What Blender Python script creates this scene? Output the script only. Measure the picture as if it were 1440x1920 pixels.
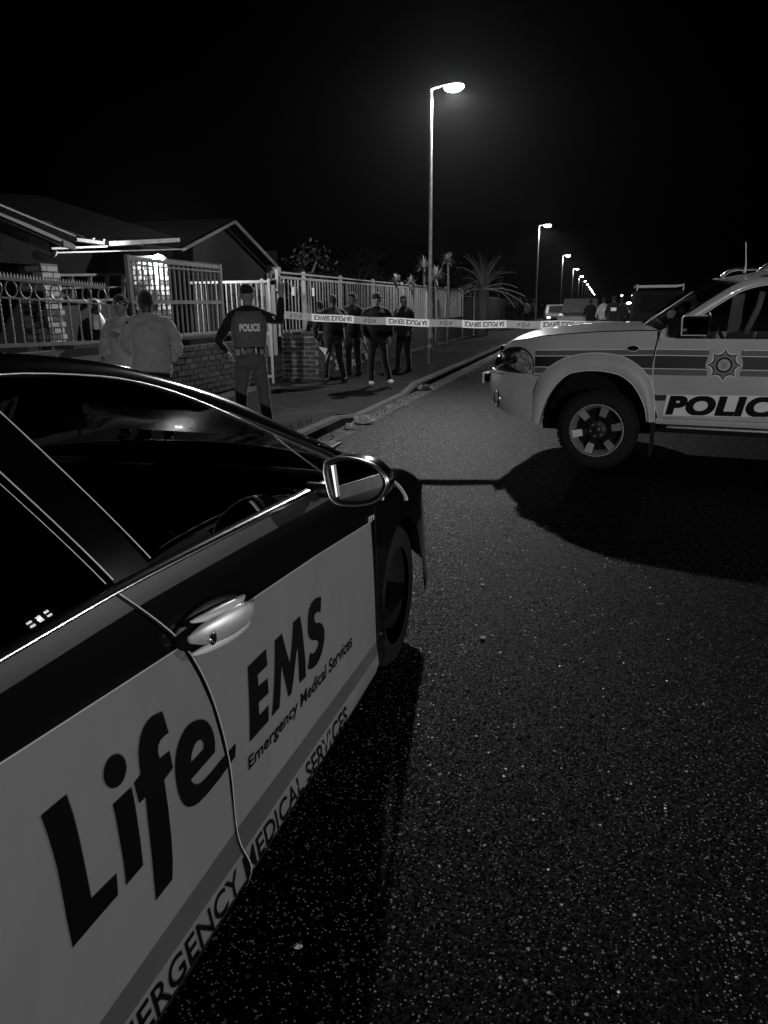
import bpy, bmesh, math, random
from mathutils import Vector, Matrix, noise
random.seed(7)
SC = bpy.context.scene
COL = SC.collection
for o in list(bpy.data.objects): bpy.data.objects.remove(o)
PI = math.pi
def R(a): return math.radians(a)
def lerp(a, b, t): return a + (b - a) * t
def clamp(v, a=0., b=1.): return max(a, min(b, v))

# ------------------------------------------------------------------ camera, world, exposure
# world axes: Y runs along the street, X to its right, Z up; camera at eye height on the road
H = 1.55
F, CX, CY = 1400., 720., 960.
def _cr(x, y): return Vector((x - CX, -(y - CY), -F)).normalized()
_a = _cr(1125, 568); _b = _cr(CX, 568 + (1125 - CX) * math.tan(R(.6)))
_u = _a.cross(_b).normalized()
if _u.y < 0: _u = -_u
_x = _a.cross(_u).normalized()
RM = Matrix((_x, _a, _u))                     # camera space -> world
cam_d = bpy.data.cameras.new('camera'); cam = bpy.data.objects.new('camera', cam_d); COL.objects.link(cam)
cam.matrix_world = Matrix.Translation((0, 0, H)) @ RM.to_4x4()
cam_d.sensor_fit = 'VERTICAL'; cam_d.sensor_height = 36; cam_d.lens = 36 * F / 1920
cam_d.clip_start = .02; cam_d.clip_end = 3000
SC.camera = cam
w = bpy.data.worlds.new("World"); SC.world = w; w.use_nodes = True
nt = w.node_tree; bg = nt.nodes['Background']
sky = nt.nodes.new('ShaderNodeTexSky'); sky.sky_type = 'NISHITA'; sky.sun_disc = False
sky.sun_elevation = R(-6); sky.sun_rotation = R(200)
bw = nt.nodes.new('ShaderNodeRGBToBW'); nt.links.new(sky.outputs[0], bw.inputs[0]); nt.links.new(bw.outputs[0], bg.inputs[0])
bg.inputs[1].default_value = .004
SC.view_settings.view_transform = 'Standard'; SC.view_settings.look = 'None'
SC.view_settings.exposure = 0; SC.view_settings.gamma = 1; SC.view_settings.use_curve_mapping = False
SC.cycles.max_bounces = 5; SC.cycles.diffuse_bounces = 2; SC.cycles.glossy_bounces = 3
SC.cycles.transparent_max_bounces = 12; SC.cycles.transmission_bounces = 4
SC.cycles.use_denoising = True; SC.cycles.use_light_tree = True

def ray(x, y): return RM @ _cr(x, y)
def at(x, y, X=None, Y=None, Z=None, D=None):
    """point of the place seen at a pixel of the photograph, on the plane X=, Y=, Z= or at depth D="""
    d = ray(x, y); o = Vector((0, 0, H))
    if X is not None: t = X / d.x
    elif Y is not None: t = Y / d.y
    elif Z is not None: t = (Z - H) / d.z
    else: t = D / (-_cr(x, y).z)
    return o + d * t

# ------------------------------------------------------------------ materials
def mat(name, c=.5, rough=.6, metal=0., var=0., vs=8., bump=0., bs=60., sheen=0., coat=0., emit=0., spec=.5, streak=None, bd=.01):
    m = bpy.data.materials.new(name); m.use_nodes = True
    n = m.node_tree; b = n.nodes['Principled BSDF']
    b.inputs['Base Color'].default_value = (c, c, c, 1)
    b.inputs['Roughness'].default_value = rough; b.inputs['Metallic'].default_value = metal
    b.inputs['Specular IOR Level'].default_value = spec
    if sheen: b.inputs['Sheen Weight'].default_value = sheen; b.inputs['Sheen Roughness'].default_value = .35
    if coat: b.inputs['Coat Weight'].default_value = coat; b.inputs['Coat Roughness'].default_value = .04
    if emit:
        b.inputs['Emission Color'].default_value = (1, 1, 1, 1); b.inputs['Emission Strength'].default_value = emit
    tc = n.nodes.new('ShaderNodeTexCoord')
    src = tc.outputs['Object']
    if streak:
        mp = n.nodes.new('ShaderNodeMapping'); mp.inputs['Scale'].default_value = streak
        n.links.new(src, mp.inputs[0]); src = mp.outputs[0]
    if var:
        t = n.nodes.new('ShaderNodeTexNoise'); t.inputs['Scale'].default_value = vs; t.inputs['Detail'].default_value = 6
        n.links.new(src, t.inputs['Vector'])
        r = n.nodes.new('ShaderNodeMapRange'); r.inputs[1].default_value = .3; r.inputs[2].default_value = .7
        r.inputs[3].default_value = c * (1 - var); r.inputs[4].default_value = c * (1 + var)
        n.links.new(t.outputs[0], r.inputs[0]); n.links.new(r.outputs[0], b.inputs['Base Color'])
        rr = n.nodes.new('ShaderNodeMapRange'); rr.inputs[1].default_value = .3; rr.inputs[2].default_value = .7
        rr.inputs[3].default_value = clamp(rough * (1 - .3 * var)); rr.inputs[4].default_value = clamp(rough * (1 + .5 * var))
        n.links.new(t.outputs[0], rr.inputs[0]); n.links.new(rr.outputs[0], b.inputs['Roughness'])
    if bump:
        t2 = n.nodes.new('ShaderNodeTexNoise'); t2.inputs['Scale'].default_value = bs; t2.inputs['Detail'].default_value = 5
        n.links.new(src, t2.inputs['Vector'])
        bp = n.nodes.new('ShaderNodeBump'); bp.inputs['Strength'].default_value = bump; bp.inputs['Distance'].default_value = bd
        n.links.new(t2.outputs[0], bp.inputs['Height']); n.links.new(bp.outputs[0], b.inputs['Normal'])
    return m

def mat_asphalt():
    m = bpy.data.materials.new('asphalt'); m.use_nodes = True
    n = m.node_tree; b = n.nodes['Principled BSDF']; L = n.links.new
    tc = n.nodes.new('ShaderNodeTexCoord')
    v = n.nodes.new('ShaderNodeTexVoronoi'); v.inputs['Scale'].default_value = 150; L(tc.outputs['Object'], v.inputs['Vector'])
    v2 = n.nodes.new('ShaderNodeTexVoronoi'); v2.inputs['Scale'].default_value = 70; L(tc.outputs['Object'], v2.inputs['Vector'])
    big = n.nodes.new('ShaderNodeTexNoise'); big.inputs['Scale'].default_value = .9; big.inputs['Detail'].default_value = 6; L(tc.outputs['Object'], big.inputs['Vector'])
    # pale stones: random cell value over a threshold
    def pick(vor, lo, hi):
        s = n.nodes.new('ShaderNodeSeparateColor'); L(vor.outputs['Color'], s.inputs[0])
        r = n.nodes.new('ShaderNodeMapRange'); r.inputs[1].default_value = lo; r.inputs[2].default_value = hi; L(s.outputs[0], r.inputs[0])
        d = n.nodes.new('ShaderNodeMapRange'); d.inputs[1].default_value = .45; d.inputs[2].default_value = .25; L(vor.outputs['Distance'], d.inputs[0])
        x = n.nodes.new('ShaderNodeMath'); x.operation = 'MULTIPLY'; L(r.outputs[0], x.inputs[0]); L(d.outputs[0], x.inputs[1])
        return x.outputs[0]
    s1 = pick(v, .80, .90); s2 = pick(v2, .965, .99)
    mx = n.nodes.new('ShaderNodeMath'); mx.operation = 'MAXIMUM'; L(s1, mx.inputs[0]); L(s2, mx.inputs[1])
    br = n.nodes.new('ShaderNodeMapRange'); br.inputs[1].default_value = .3; br.inputs[2].default_value = .7
    br.inputs[3].default_value = .001; br.inputs[4].default_value = .0035; L(big.outputs[0], br.inputs[0])
    ad = n.nodes.new('ShaderNodeMath'); ad.operation = 'MULTIPLY_ADD'; L(mx.outputs[0], ad.inputs[0]); ad.inputs[1].default_value = .32; L(br.outputs[0], ad.inputs[2])
    L(ad.outputs[0], b.inputs['Base Color'])
    b.inputs['Roughness'].default_value = .62; b.inputs['Specular IOR Level'].default_value = .10
    # every stone faces its own way, so single ones glint towards a lamp
    sb = n.nodes.new('ShaderNodeVectorMath'); sb.operation = 'SUBTRACT'; L(v.outputs['Color'], sb.inputs[0]); sb.inputs[1].default_value = (.5, .5, .5)
    sc_ = n.nodes.new('ShaderNodeVectorMath'); sc_.operation = 'SCALE'; L(sb.outputs[0], sc_.inputs[0]); sc_.inputs['Scale'].default_value = .75
    geo = n.nodes.new('ShaderNodeNewGeometry'); av = n.nodes.new('ShaderNodeVectorMath'); L(sc_.outputs[0], av.inputs[0]); L(geo.outputs['Normal'], av.inputs[1])
    nz = n.nodes.new('ShaderNodeVectorMath'); nz.operation = 'NORMALIZE'; L(av.outputs[0], nz.inputs[0])
    bp = n.nodes.new('ShaderNodeBump'); bp.inputs['Strength'].default_value = .35; bp.inputs['Distance'].default_value = .004; bp.invert = True
    L(v.outputs['Distance'], bp.inputs['Height']); L(nz.outputs[0], bp.inputs['Normal']); L(bp.outputs[0], b.inputs['Normal'])
    ro = n.nodes.new('ShaderNodeMapRange'); ro.inputs[3].default_value = .6; ro.inputs[4].default_value = .3; L(mx.outputs[0], ro.inputs[0]); L(ro.outputs[0], b.inputs['Roughness'])
    spn = n.nodes.new('ShaderNodeMapRange'); spn.inputs[3].default_value = .035; spn.inputs[4].default_value = .9; L(mx.outputs[0], spn.inputs[0]); L(spn.outputs[0], b.inputs['Specular IOR Level'])
    return m

def mat_film(name, c):
    m = bpy.data.materials.new(name); m.use_nodes = True; n = m.node_tree; L = n.links.new; b = n.nodes['Principled BSDF']
    b.inputs['Base Color'].default_value = (c, c, c, 1); b.inputs['Roughness'].default_value = .4
    t = n.nodes.new('ShaderNodeBsdfTranslucent'); t.inputs[0].default_value = (c, c, c, 1)
    no = n.nodes.new('ShaderNodeTexNoise'); no.inputs['Scale'].default_value = 9; tc = n.nodes.new('ShaderNodeTexCoord'); L(tc.outputs['Object'], no.inputs['Vector'])
    bp = n.nodes.new('ShaderNodeBump'); bp.inputs['Strength'].default_value = .25; bp.inputs['Distance'].default_value = .02; L(no.outputs[0], bp.inputs['Height']); L(bp.outputs[0], b.inputs['Normal'])
    mx = n.nodes.new('ShaderNodeMixShader'); mx.inputs[0].default_value = .6; L(b.outputs[0], mx.inputs[1]); L(t.outputs[0], mx.inputs[2]); L(mx.outputs[0], n.nodes['Material Output'].inputs[0])
    return m
def mat_glass(name, tint=.35, rough=.0, refl=.10):
    """window glass: sees through with a tint, reflects by angle"""
    m = bpy.data.materials.new(name); m.use_nodes = True
    n = m.node_tree; L = n.links.new
    n.nodes.remove(n.nodes['Principled BSDF']); out = n.nodes['Material Output']
    t = n.nodes.new('ShaderNodeBsdfTransparent'); t.inputs[0].default_value = (tint, tint, tint, 1)
    g = n.nodes.new('ShaderNodeBsdfGlossy'); g.inputs['Roughness'].default_value = rough; g.inputs[0].default_value = (.9, .9, .9, 1)
    f = n.nodes.new('ShaderNodeFresnel'); f.inputs[0].default_value = 1.5
    mx = n.nodes.new('ShaderNodeMixShader'); L(f.outputs[0], mx.inputs[0]); L(t.outputs[0], mx.inputs[1]); L(g.outputs[0], mx.inputs[2])
    L(mx.outputs[0], out.inputs[0])
    return m

M = dict(
    asphalt=mat_asphalt(),
    paving=mat('paving_dark', .013, .95, spec=.1, var=.5, vs=3, bump=.5, bs=90),
    verge=mat('worn_verge', .008, .95, spec=.1, var=.6, vs=6, bump=.8, bs=120),
    kerb=mat('kerb_concrete', .055, .9, var=.5, vs=9, bump=.5, bs=70),
    line=mat('worn_paint', .45, .8, var=.4, vs=20),
    carblack=mat('car_paint_black', .006, .16, coat=1., spec=.5),
    carband=mat('satin_band', .05, .42, var=.15, vs=30),
    chrome=mat('chrome', .75, .16, metal=1.),
    satin=mat('satin_metal', .6, .32, metal=1., var=.15, vs=40),
    vinyl=mat('reflective_vinyl', .33, .36, var=.07, vs=1.5, bump=.45, bs=1.1, bd=.09),
    vinyl2=mat('grey_vinyl_stripe', .13, .5, var=.1, vs=4),
    vinyl3=mat('pale_vinyl_band', .30, .45, var=.12, vs=5),
    ink=mat('black_lettering', .003, .6, spec=.15),
    rubber=mat('rubber', .007, .85, bump=.3, bs=80),
    plastic=mat('black_plastic', .006, .4, bump=.1, bs=300),
    interior=mat('cabin_trim', .07, .7, bump=.2, bs=120),
    seat=mat('seat_cloth', .10, .9, bump=.3, bs=200, sheen=.3),
    glass=mat_glass('tinted_glass', .30),
    clear=mat_glass('clear_glass', .75),
    handle=mat('bright_handle', .95, .42, metal=.6, var=.1, vs=20),
    mirror=mat('mirror_glass', .55, .02, metal=1.),
    edge=mat('trim_and_edge_highlight', .9, .35),  # near-white trim colour; along edges it paints in bright highlights
    white=mat('white_car_paint', .52, .32, coat=.6, var=.13, vs=2),
    whitetrim=mat('white_bumper', .52, .45, var=.12, vs=4, bump=.1, bs=60),
    pgrey=mat('grey_decal', .12, .5), pdark=mat('dark_decal', .012, .5), plight=mat('white_decal', .9, .5),
    rim=mat('alloy_rim', .45, .35, metal=.5), rimdark=mat('dark_alloy', .04, .4, metal=.6),
    lamp_glass=mat('headlamp_reflector', .8, .12, metal=1., var=.4, vs=25, bump=.8, bs=25),
    brick=mat('brick', .035, .9, var=.35, vs=40, bump=.6, bs=110),
    brick2=mat('brick_dark', .02, .9, var=.35, vs=40, bump=.6, bs=110),
    brick3=mat('brick_pale', .06, .9, var=.35, vs=40, bump=.6, bs=110),
    mortar=mat('mortar', .16, .95, bump=.5, bs=150),
    palebrick=mat('pale_face_brick', .42, .85, var=.3, vs=40, bump=.6, bs=110),
    fence=mat('painted_steel', .28, .4, var=.2, vs=25, bump=.1, bs=90),
    fence2=mat('grey_steel', .2, .45, var=.3, vs=15),
    render=mat('dark_plaster', .008, .95, spec=.1, var=.3, vs=4, bump=.4, bs=60),
    fascia=mat('white_fascia', .12, .5, var=.25, vs=6),
    roof=mat('roof_tile', .0015, .95, spec=.05, var=.4, vs=8, bump=.5, bs=20),
    darkboard=mat('dark_board', .008, .95, spec=.1),
    led=mat('led_cell', .9, .4, emit=14.),
    gloss=mat('gloss_black', .003, .12),
    barge=mat('weathered_barge', .02, .8, var=.4, vs=10),
    pole=mat('galvanised_pole', .42, .45, metal=.3, var=.25, vs=12),
    lens=mat('lamp_lens', .9, .4, emit=60.), lens2=mat('lamp_lens_far', .9, .4, emit=20.),
    headl=mat('lit_headlight', .9, .4, emit=40.), soft=mat('dim_light', .9, .4, emit=3.),
    skin=mat('skin', .22, .55, var=.2, vs=30, bump=.15, bs=90), skin2=mat('skin_dark', .06, .5, var=.2, vs=30),
    hair=mat('short_hair', .01, .8, bump=.9, bs=160, sheen=.3),
    wool=mat('black_wool', .012, .95, bump=.6, bs=220, sheen=.5),
    sweater=mat('grey_knit', .40, .95, var=.12, vs=14, bump=.6, bs=200, sheen=.8),
    sweater2=mat('pale_grey_fleece', .45, .95, var=.15, vs=14, bump=.4, bs=200, sheen=.5),
    navy=mat('dark_cloth', .006, .9, var=.3, vs=20, bump=.4, bs=160, sheen=.55),
    navy2=mat('charcoal_cloth', .014, .9, var=.3, vs=20, bump=.4, bs=160, sheen=.5),
    trouser=mat('grey_twill', .10, .9, var=.2, vs=16, bump=.4, bs=180, sheen=.3),
    vest=mat('vest_cloth', .13, .85, var=.15, vs=16, bump=.3, bs=180, sheen=.3),
    hivis=mat('reflective_tape', .8, .4), paper=mat('paper', .7, .8, var=.2, vs=12),
    tape=mat_film('plastic_tape', .85), tapegrey=mat_film('tape_grey_field', .55),
    leaf=mat('palm_leaf', .22, .5, var=.4, vs=20), leaf2=mat('hedge_leaf', .012, .8, var=.4, vs=10), bark=mat('palm_bark', .07, .9, var=.4, vs=20, bump=.8, bs=40),
    shoe=mat('black_leather', .012, .35), shoew=mat('pale_trainer', .6, .6), grate=mat('cast_iron', .16, .5, metal=.4, var=.4, vs=30),
)

# ------------------------------------------------------------------ geometry helpers
class G:
    def __init__(s): s.v = []; s.f = []
    def add(s, vs, fs):
        o = len(s.v); s.v += [tuple(p) for p in vs]; s.f += [tuple(i + o for i in f) for f in fs]; return s
    def grid(s, rows, close=False, flip=False):
        nr, nc = len(rows), len(rows[0]); vs = [p for r in rows for p in r]; fs = []
        for i in range(nr - 1):
            for j in range(nc if close else nc - 1):
                k = (j + 1) % nc
                q = (i * nc + j, i * nc + k, (i + 1) * nc + k, (i + 1) * nc + j)
                fs.append(q[::-1] if flip else q)
        return s.add(vs, fs)
    def box(s, c, d, rz=0., m=None, bev=0.):
        x, y, z = d[0] / 2, d[1] / 2, d[2] / 2
        if m is None: m = Matrix.Rotation(rz, 3, 'Z')
        c = Vector(c)
        vs = [c + m @ Vector(p) for p in ((-x, -y, -z), (x, -y, -z), (x, y, -z), (-x, y, -z), (-x, -y, z), (x, -y, z), (x, y, z), (-x, y, z))]
        return s.add(vs, ((0, 3, 2, 1), (4, 5, 6, 7), (0, 1, 5, 4), (1, 2, 6, 5), (2, 3, 7, 6), (3, 0, 4, 7)))
    def beam(s, a, b, wd, h, up=(0, 0, 1)):
        a = Vector(a); b = Vector(b); d = (b - a).normalized(); upv = Vector(up)
        sd = d.cross(upv).normalized(); u = sd.cross(d).normalized()
        sd *= wd / 2; u *= h / 2
        vs = [a - sd - u, a + sd - u, a + sd + u, a - sd + u, b - sd - u, b + sd - u, b + sd + u, b - sd + u]
        return s.add(vs, ((0, 1, 2, 3), (7, 6, 5, 4), (0, 4, 5, 1), (1, 5, 6, 2), (2, 6, 7, 3), (3, 7, 4, 0)))
    def tube(s, pts, rad, n=10, cap=True, sq=(1, 1)):
        pts = [Vector(p) for p in pts]
        if not hasattr(rad, '__len__'): rad = [rad] * len(pts)
        rows = []; ref = None
        for i, p in enumerate(pts):
            a = pts[max(0, i - 1)]; b = pts[min(len(pts) - 1, i + 1)]; d = (b - a)
            d = d.normalized() if d.length > 1e-9 else Vector((0, 0, 1))
            if ref is None: ref = Vector((1, 0, 0)) if abs(d.x) < .9 else Vector((0, 1, 0))
            u = (ref - d * ref.dot(d)).normalized(); ref = u; v_ = d.cross(u)
            rows.append([p + (u * math.cos(2 * PI * k / n) * sq[0] + v_ * math.sin(2 * PI * k / n) * sq[1]) * rad[i] for k in range(n)])
        s.grid(rows, close=True)
        if cap:
            o = len(s.v) - n * len(pts)
            s.f.append(tuple(o + k for k in range(n))[::-1]); s.f.append(tuple(o + n * (len(pts) - 1) + k for k in range(n)))
        return s
    def rings(s, rr, n=20, p=2.):
        """stack of ellipses (cx, cy, cz, rx, ry)"""
        rows = []
        for cx, cy, cz, rx, ry in rr:
            row = []
            for k in range(n):
                c, sn = math.cos(2 * PI * k / n), math.sin(2 * PI * k / n)
                row.append((cx + rx * math.copysign(abs(c) ** (2 / p), c), cy + ry * math.copysign(abs(sn) ** (2 / p), sn), cz))
            rows.append(row)
        s.grid(rows, close=True); o = len(s.v) - n * len(rr)
        s.f.append(tuple(o + k for k in range(n))[::-1]); s.f.append(tuple(o + n * (len(rr) - 1) + k for k in range(n)))
        return s
    def ball(s, c, r, nu=14, nv=10, m=None):
        c = Vector(c)
        if not hasattr(r, '__len__'): r = (r, r, r)
        rows = []
        for i in range(nv + 1):
            t = PI * i / nv; t = min(max(t, .02), PI - .02)
            row = []
            for k in range(nu):
                p = Vector((r[0] * math.sin(t) * math.cos(2 * PI * k / nu), r[1] * math.sin(t) * math.sin(2 * PI * k / nu), r[2] * math.cos(t)))
                row.append(c + (m @ p if m else p))
            rows.append(row)
        return s.grid(rows, close=True)
    def lathe(s, prof, n=32, m=None, c=(0, 0, 0)):
        """prof: (radius, along) turned about local Y"""
        rows = []; c = Vector(c)
        for r, a in prof:
            row = []
            for k in range(n):
                p = Vector((r * math.cos(2 * PI * k / n), a, r * math.sin(2 * PI * k / n)))
                row.append(c + (m @ p if m else p))
            rows.append(row)
        return s.grid(rows, close=True)
    def prism(s, poly, f0, f1):
        """extrude 2D polygon between two maps"""
        n = len(poly); vs = [f0(p) for p in poly] + [f1(p) for p in poly]
        fs = [tuple(range(n))[::-1], tuple(range(n, 2 * n))] + [(i, (i + 1) % n, n + (i + 1) % n, n + i) for i in range(n)]
        return s.add(vs, fs)
    def mesh(s, name, m=None, smooth=False, ang=None):
        me = bpy.data.meshes.new(name); me.from_pydata([tuple(v) for v in s.v], [], s.f)
        bm = bmesh.new(); bm.from_mesh(me); bmesh.ops.remove_doubles(bm, verts=bm.verts, dist=1e-5)
        bmesh.ops.recalc_face_normals(bm, faces=bm.faces); bm.to_mesh(me); bm.free()
        if m: me.materials.append(m)
        if smooth:
            me.polygons.foreach_set('use_smooth', [True] * len(me.polygons))
            if ang: me.set_sharp_from_angle(angle=R(ang))
        return me
    def obj(s, name, m=None, parent=None, smooth=False, ang=None, bevel=0.):
        o = bpy.data.objects.new(name, s.mesh(name, m, smooth, ang)); COL.objects.link(o)
        if parent: o.parent = parent
        if bevel:
            b = o.modifiers.new('bevel', 'BEVEL'); b.width = bevel; b.segments = 2; b.limit_method = 'ANGLE'; b.angle_limit = R(40)
        return o

def tag(o, label=None, cat=None, group=None, kind=None):
    if label: o['label'] = label
    if cat: o['category'] = cat
    if group: o['group'] = group
    if kind: o['kind'] = kind
    return o
def empty(name, label, cat, loc=(0, 0, 0), rz=0., group=None):
    o = bpy.data.objects.new(name, None); COL.objects.link(o); o.location = loc; o.rotation_euler = (0, 0, rz); o.empty_display_size = .1
    return tag(o, label, cat, group)
def link(name, me, parent=None, loc=None, rot=None, scale=None):
    o = bpy.data.objects.new(name, me); COL.objects.link(o)
    if parent: o.parent = parent
    if loc is not None: o.location = loc
    if rot is not None: o.rotation_euler = rot
    if scale is not None: o.scale = scale
    return o
def kids(o): return [c for c in bpy.data.objects if c.parent == o]
def copy_tree(o, parent=None, first=True):
    c = o.copy(); COL.objects.link(c)
    if not first: c.parent = parent
    for ch in kids(o): copy_tree(ch, c, False)
    return c
def merge_obj(name, g, m, parent, voxel=.016, smooth_it=3, wrinkle=0., wscale=9., dec=None):
    """fuse overlapping shapes into one continuous skin (voxel remesh), then relax and crease it"""
    me = g.mesh(name + '_raw'); o = bpy.data.objects.new(name + '_raw', me); COL.objects.link(o)
    r = o.modifiers.new('r', 'REMESH'); r.mode = 'VOXEL'; r.voxel_size = voxel; r.use_smooth_shade = True
    sm = o.modifiers.new('s', 'SMOOTH'); sm.iterations = smooth_it; sm.factor = .5
    dg = bpy.context.evaluated_depsgraph_get(); me2 = bpy.data.meshes.new_from_object(o.evaluated_get(dg)); me2.name = name
    bpy.data.objects.remove(o); bpy.data.meshes.remove(me)
    if wrinkle:
        vs = me2.vertices; nrm = [v.normal.copy() for v in vs]
        for i, v in enumerate(vs):
            p = v.co
            q = noise.noise(Vector((p.x * wscale, p.y * wscale, p.z * wscale * 1.9)) + Vector((3.1, 0, 7)))
            q2 = noise.noise(Vector((p.x * wscale * .6 + p.z * 8, p.y * wscale, p.z * wscale * .5)))
            v.co = p + nrm[i] * ((1 - abs(q)) * .6 + q2 * .5 - .45) * wrinkle
    me2.materials.clear(); me2.materials.append(m)
    me2.polygons.foreach_set('use_smooth', [True] * len(me2.polygons))
    o = bpy.data.objects.new(name, me2); COL.objects.link(o)
    if parent: o.parent = parent
    return o
def join_into(o, g, smooth=True):
    """add more shapes to an existing mesh object"""
    bm = bmesh.new(); bm.from_mesh(o.data); me = g.mesh('tmp', None, smooth); bm.from_mesh(me); bm.to_mesh(o.data); bm.free(); bpy.data.meshes.remove(me)

def text2d(body, offset=0.015, space=1.):
    cu = bpy.data.curves.new('t', 'FONT'); cu.body = body; cu.offset = offset; cu.space_character = space; cu.resolution_u = 5
    o = bpy.data.objects.new('t', cu); COL.objects.link(o); bpy.context.view_layer.update()
    me = bpy.data.meshes.new_from_object(o.evaluated_get(bpy.context.evaluated_depsgraph_get()))
    vs = [(v.co.x, v.co.y) for v in me.vertices]; fs = [tuple(p.vertices) for p in me.polygons]
    bpy.data.objects.remove(o); bpy.data.meshes.remove(me)
    x0 = min(v[0] for v in vs); x1 = max(v[0] for v in vs)
    return [((v[0] - x0) / (x1 - x0), v[1]) for v in vs], fs      # x to 0..1, y in em (caps .. about .7)
def poly2d(loops):
    cu = bpy.data.curves.new('p', 'CURVE'); cu.dimensions = '2D'; cu.fill_mode = 'BOTH'
    for lp in loops:
        sp = cu.splines.new('POLY'); sp.points.add(len(lp) - 1); sp.use_cyclic_u = True
        for i, p in enumerate(lp): sp.points[i].co = (p[0], p[1], 0, 1)
    o = bpy.data.objects.new('p', cu); COL.objects.link(o); bpy.context.view_layer.update()
    me = bpy.data.meshes.new_from_object(o.evaluated_get(bpy.context.evaluated_depsgraph_get()))
    vs = [(v.co.x, v.co.y) for v in me.vertices]; fs = [tuple(p.vertices) for p in me.polygons]
    bpy.data.objects.remove(o); bpy.data.meshes.remove(me)
    return vs, fs
def catmull(pts, n=6):
    out = []
    P_ = [pts[0]] + list(pts) + [pts[-1]]
    for i in range(1, len(P_) - 2):
        p0, p1, p2, p3 = (Vector(q) for q in P_[i - 1:i + 3])
        for k in range(n):
            t = k / n
            out.append(.5 * ((2 * p1) + (p2 - p0) * t + (2 * p0 - 5 * p1 + 4 * p2 - p3) * t * t + (3 * p1 - p0 - 3 * p2 + p3) * t ** 3))
    out.append(Vector(pts[-1])); return out
def interp(tab, x):
    if x <= tab[0][0]: return tab[0][1]
    for (a, b), (c, d) in zip(tab, tab[1:]):
        if x <= c: return lerp(b, d, (x - a) / (c - a))
    return tab[-1][1]
def sinterp(tab, x):
    """smooth interpolation of a table"""
    n = len(tab)
    if x <= tab[0][0]: return tab[0][1]
    if x >= tab[-1][0]: return tab[-1][1]
    sl = []
    for i in range(n):
        a = tab[max(0, i - 1)]; b = tab[min(n - 1, i + 1)]; sl.append((b[1] - a[1]) / (b[0] - a[0]))
    for i in range(n - 1):
        a, b = tab[i], tab[i + 1]
        if x <= b[0]:
            h = b[0] - a[0]; t = (x - a[0]) / h
            return ((2 * t ** 3 - 3 * t * t + 1) * a[1] + (t ** 3 - 2 * t * t + t) * h * sl[i] + (-2 * t ** 3 + 3 * t * t) * b[1] + (t ** 3 - t * t) * h * sl[i + 1])

# ------------------------------------------------------------------ the setting
KX = -3.2                                      # kerb line
g = G(); g.add([(-400, -60, -.02), (400, -60, -.02), (400, 900, -.02), (-400, 900, -.02)], [(0, 1, 2, 3)]); tag(g.obj('ground', M['verge']), kind='structure')
g = G(); g.add([(KX, -40, 0), (7.4, -40, 0), (7.4, 700, 0), (KX, 700, 0)], [(0, 1, 2, 3)]); tag(g.obj('road', M['asphalt']), kind='structure')
# driveway mouth between Y 8.9 and 13.2 where the kerb drops
def kz(y): return .13 - .10 * clamp(min((y - 9.6) / .7, (13.9 - y) / .7))
g = G(); rows = []
ys = [-40, 0, 5, 8] + [8.4 + .2 * i for i in range(30)] + [14.6, 16, 20, 40, 100, 700]
for y in ys:
    z = kz(y); rows.append([(-9.5, y, .12), (-5.6, y, .12), (KX - .15 - .5, y, .5 * .12 + .5 * z), (KX - .15, y, z)])
g.grid(rows); tag(g.obj('pavement', M['paving'], smooth=True), kind='structure')
# kerbstones, one by one while they can be told apart
kerb = tag(bpy.data.objects.new('kerb', None), kind='structure'); COL.objects.link(kerb)
y = 4.0; i = 0
while y < 60:
    L_ = .9
    z0, z1 = kz(y + .01), kz(y + L_); g = G(); j = random.uniform(-.008, .008)
    x0, x1 = KX - .15, KX + j
    a, b = y + .01, y + L_ - .01
    g.add([(x0, a, -.01), (x1, a, -.01), (x1, a, z0 - .03), (x1 - .03, a, z0 + .004), (x0, a, z0 + .004),
           (x0, b, -.01), (x1, b, -.01), (x1, b, z1 - .03), (x1 - .03, b, z1 + .004), (x0, b, z1 + .004)],
          [(0, 1, 2, 3, 4), (9, 8, 7, 6, 5), (0, 5, 6, 1), (1, 6, 7, 2), (2, 7, 8, 3), (3, 8, 9, 4), (4, 9, 5, 0)])
    g.obj('kerbstone', M['kerb'], kerb); y += L_
g = G(); g.box((KX - .08, 380, .05), (.14, 640, .17)); o = g.obj('kerb_run', M['kerb'], kerb); o['kind'] = 'stuff'
# gutter strip of concrete beside the kerb
g = G(); g.add([(KX + .012, 2, .004), (KX + .30, 2, .004), (KX + .30, 120, .004), (KX + .012, 120, .004)], [(0, 1, 2, 3)])
tag(g.obj('gutter', mat('gutter_concrete', .016, .85, var=.6, vs=5, bump=.4, bs=60)), kind='structure')
# pavement joint lines across the driveway mouth
g = G()
for a, b in (((-5.6, 10.46), (-3.55, 10.1)), ((-5.5, 13.2), (-3.6, 13.35))):
    g.beam((a[0], a[1], .112), (b[0], b[1], .062 if b[1] < 13 else .08), .035, .03)
tag(g.obj('driveway_edge', M['kerb']), kind='structure')

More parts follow.
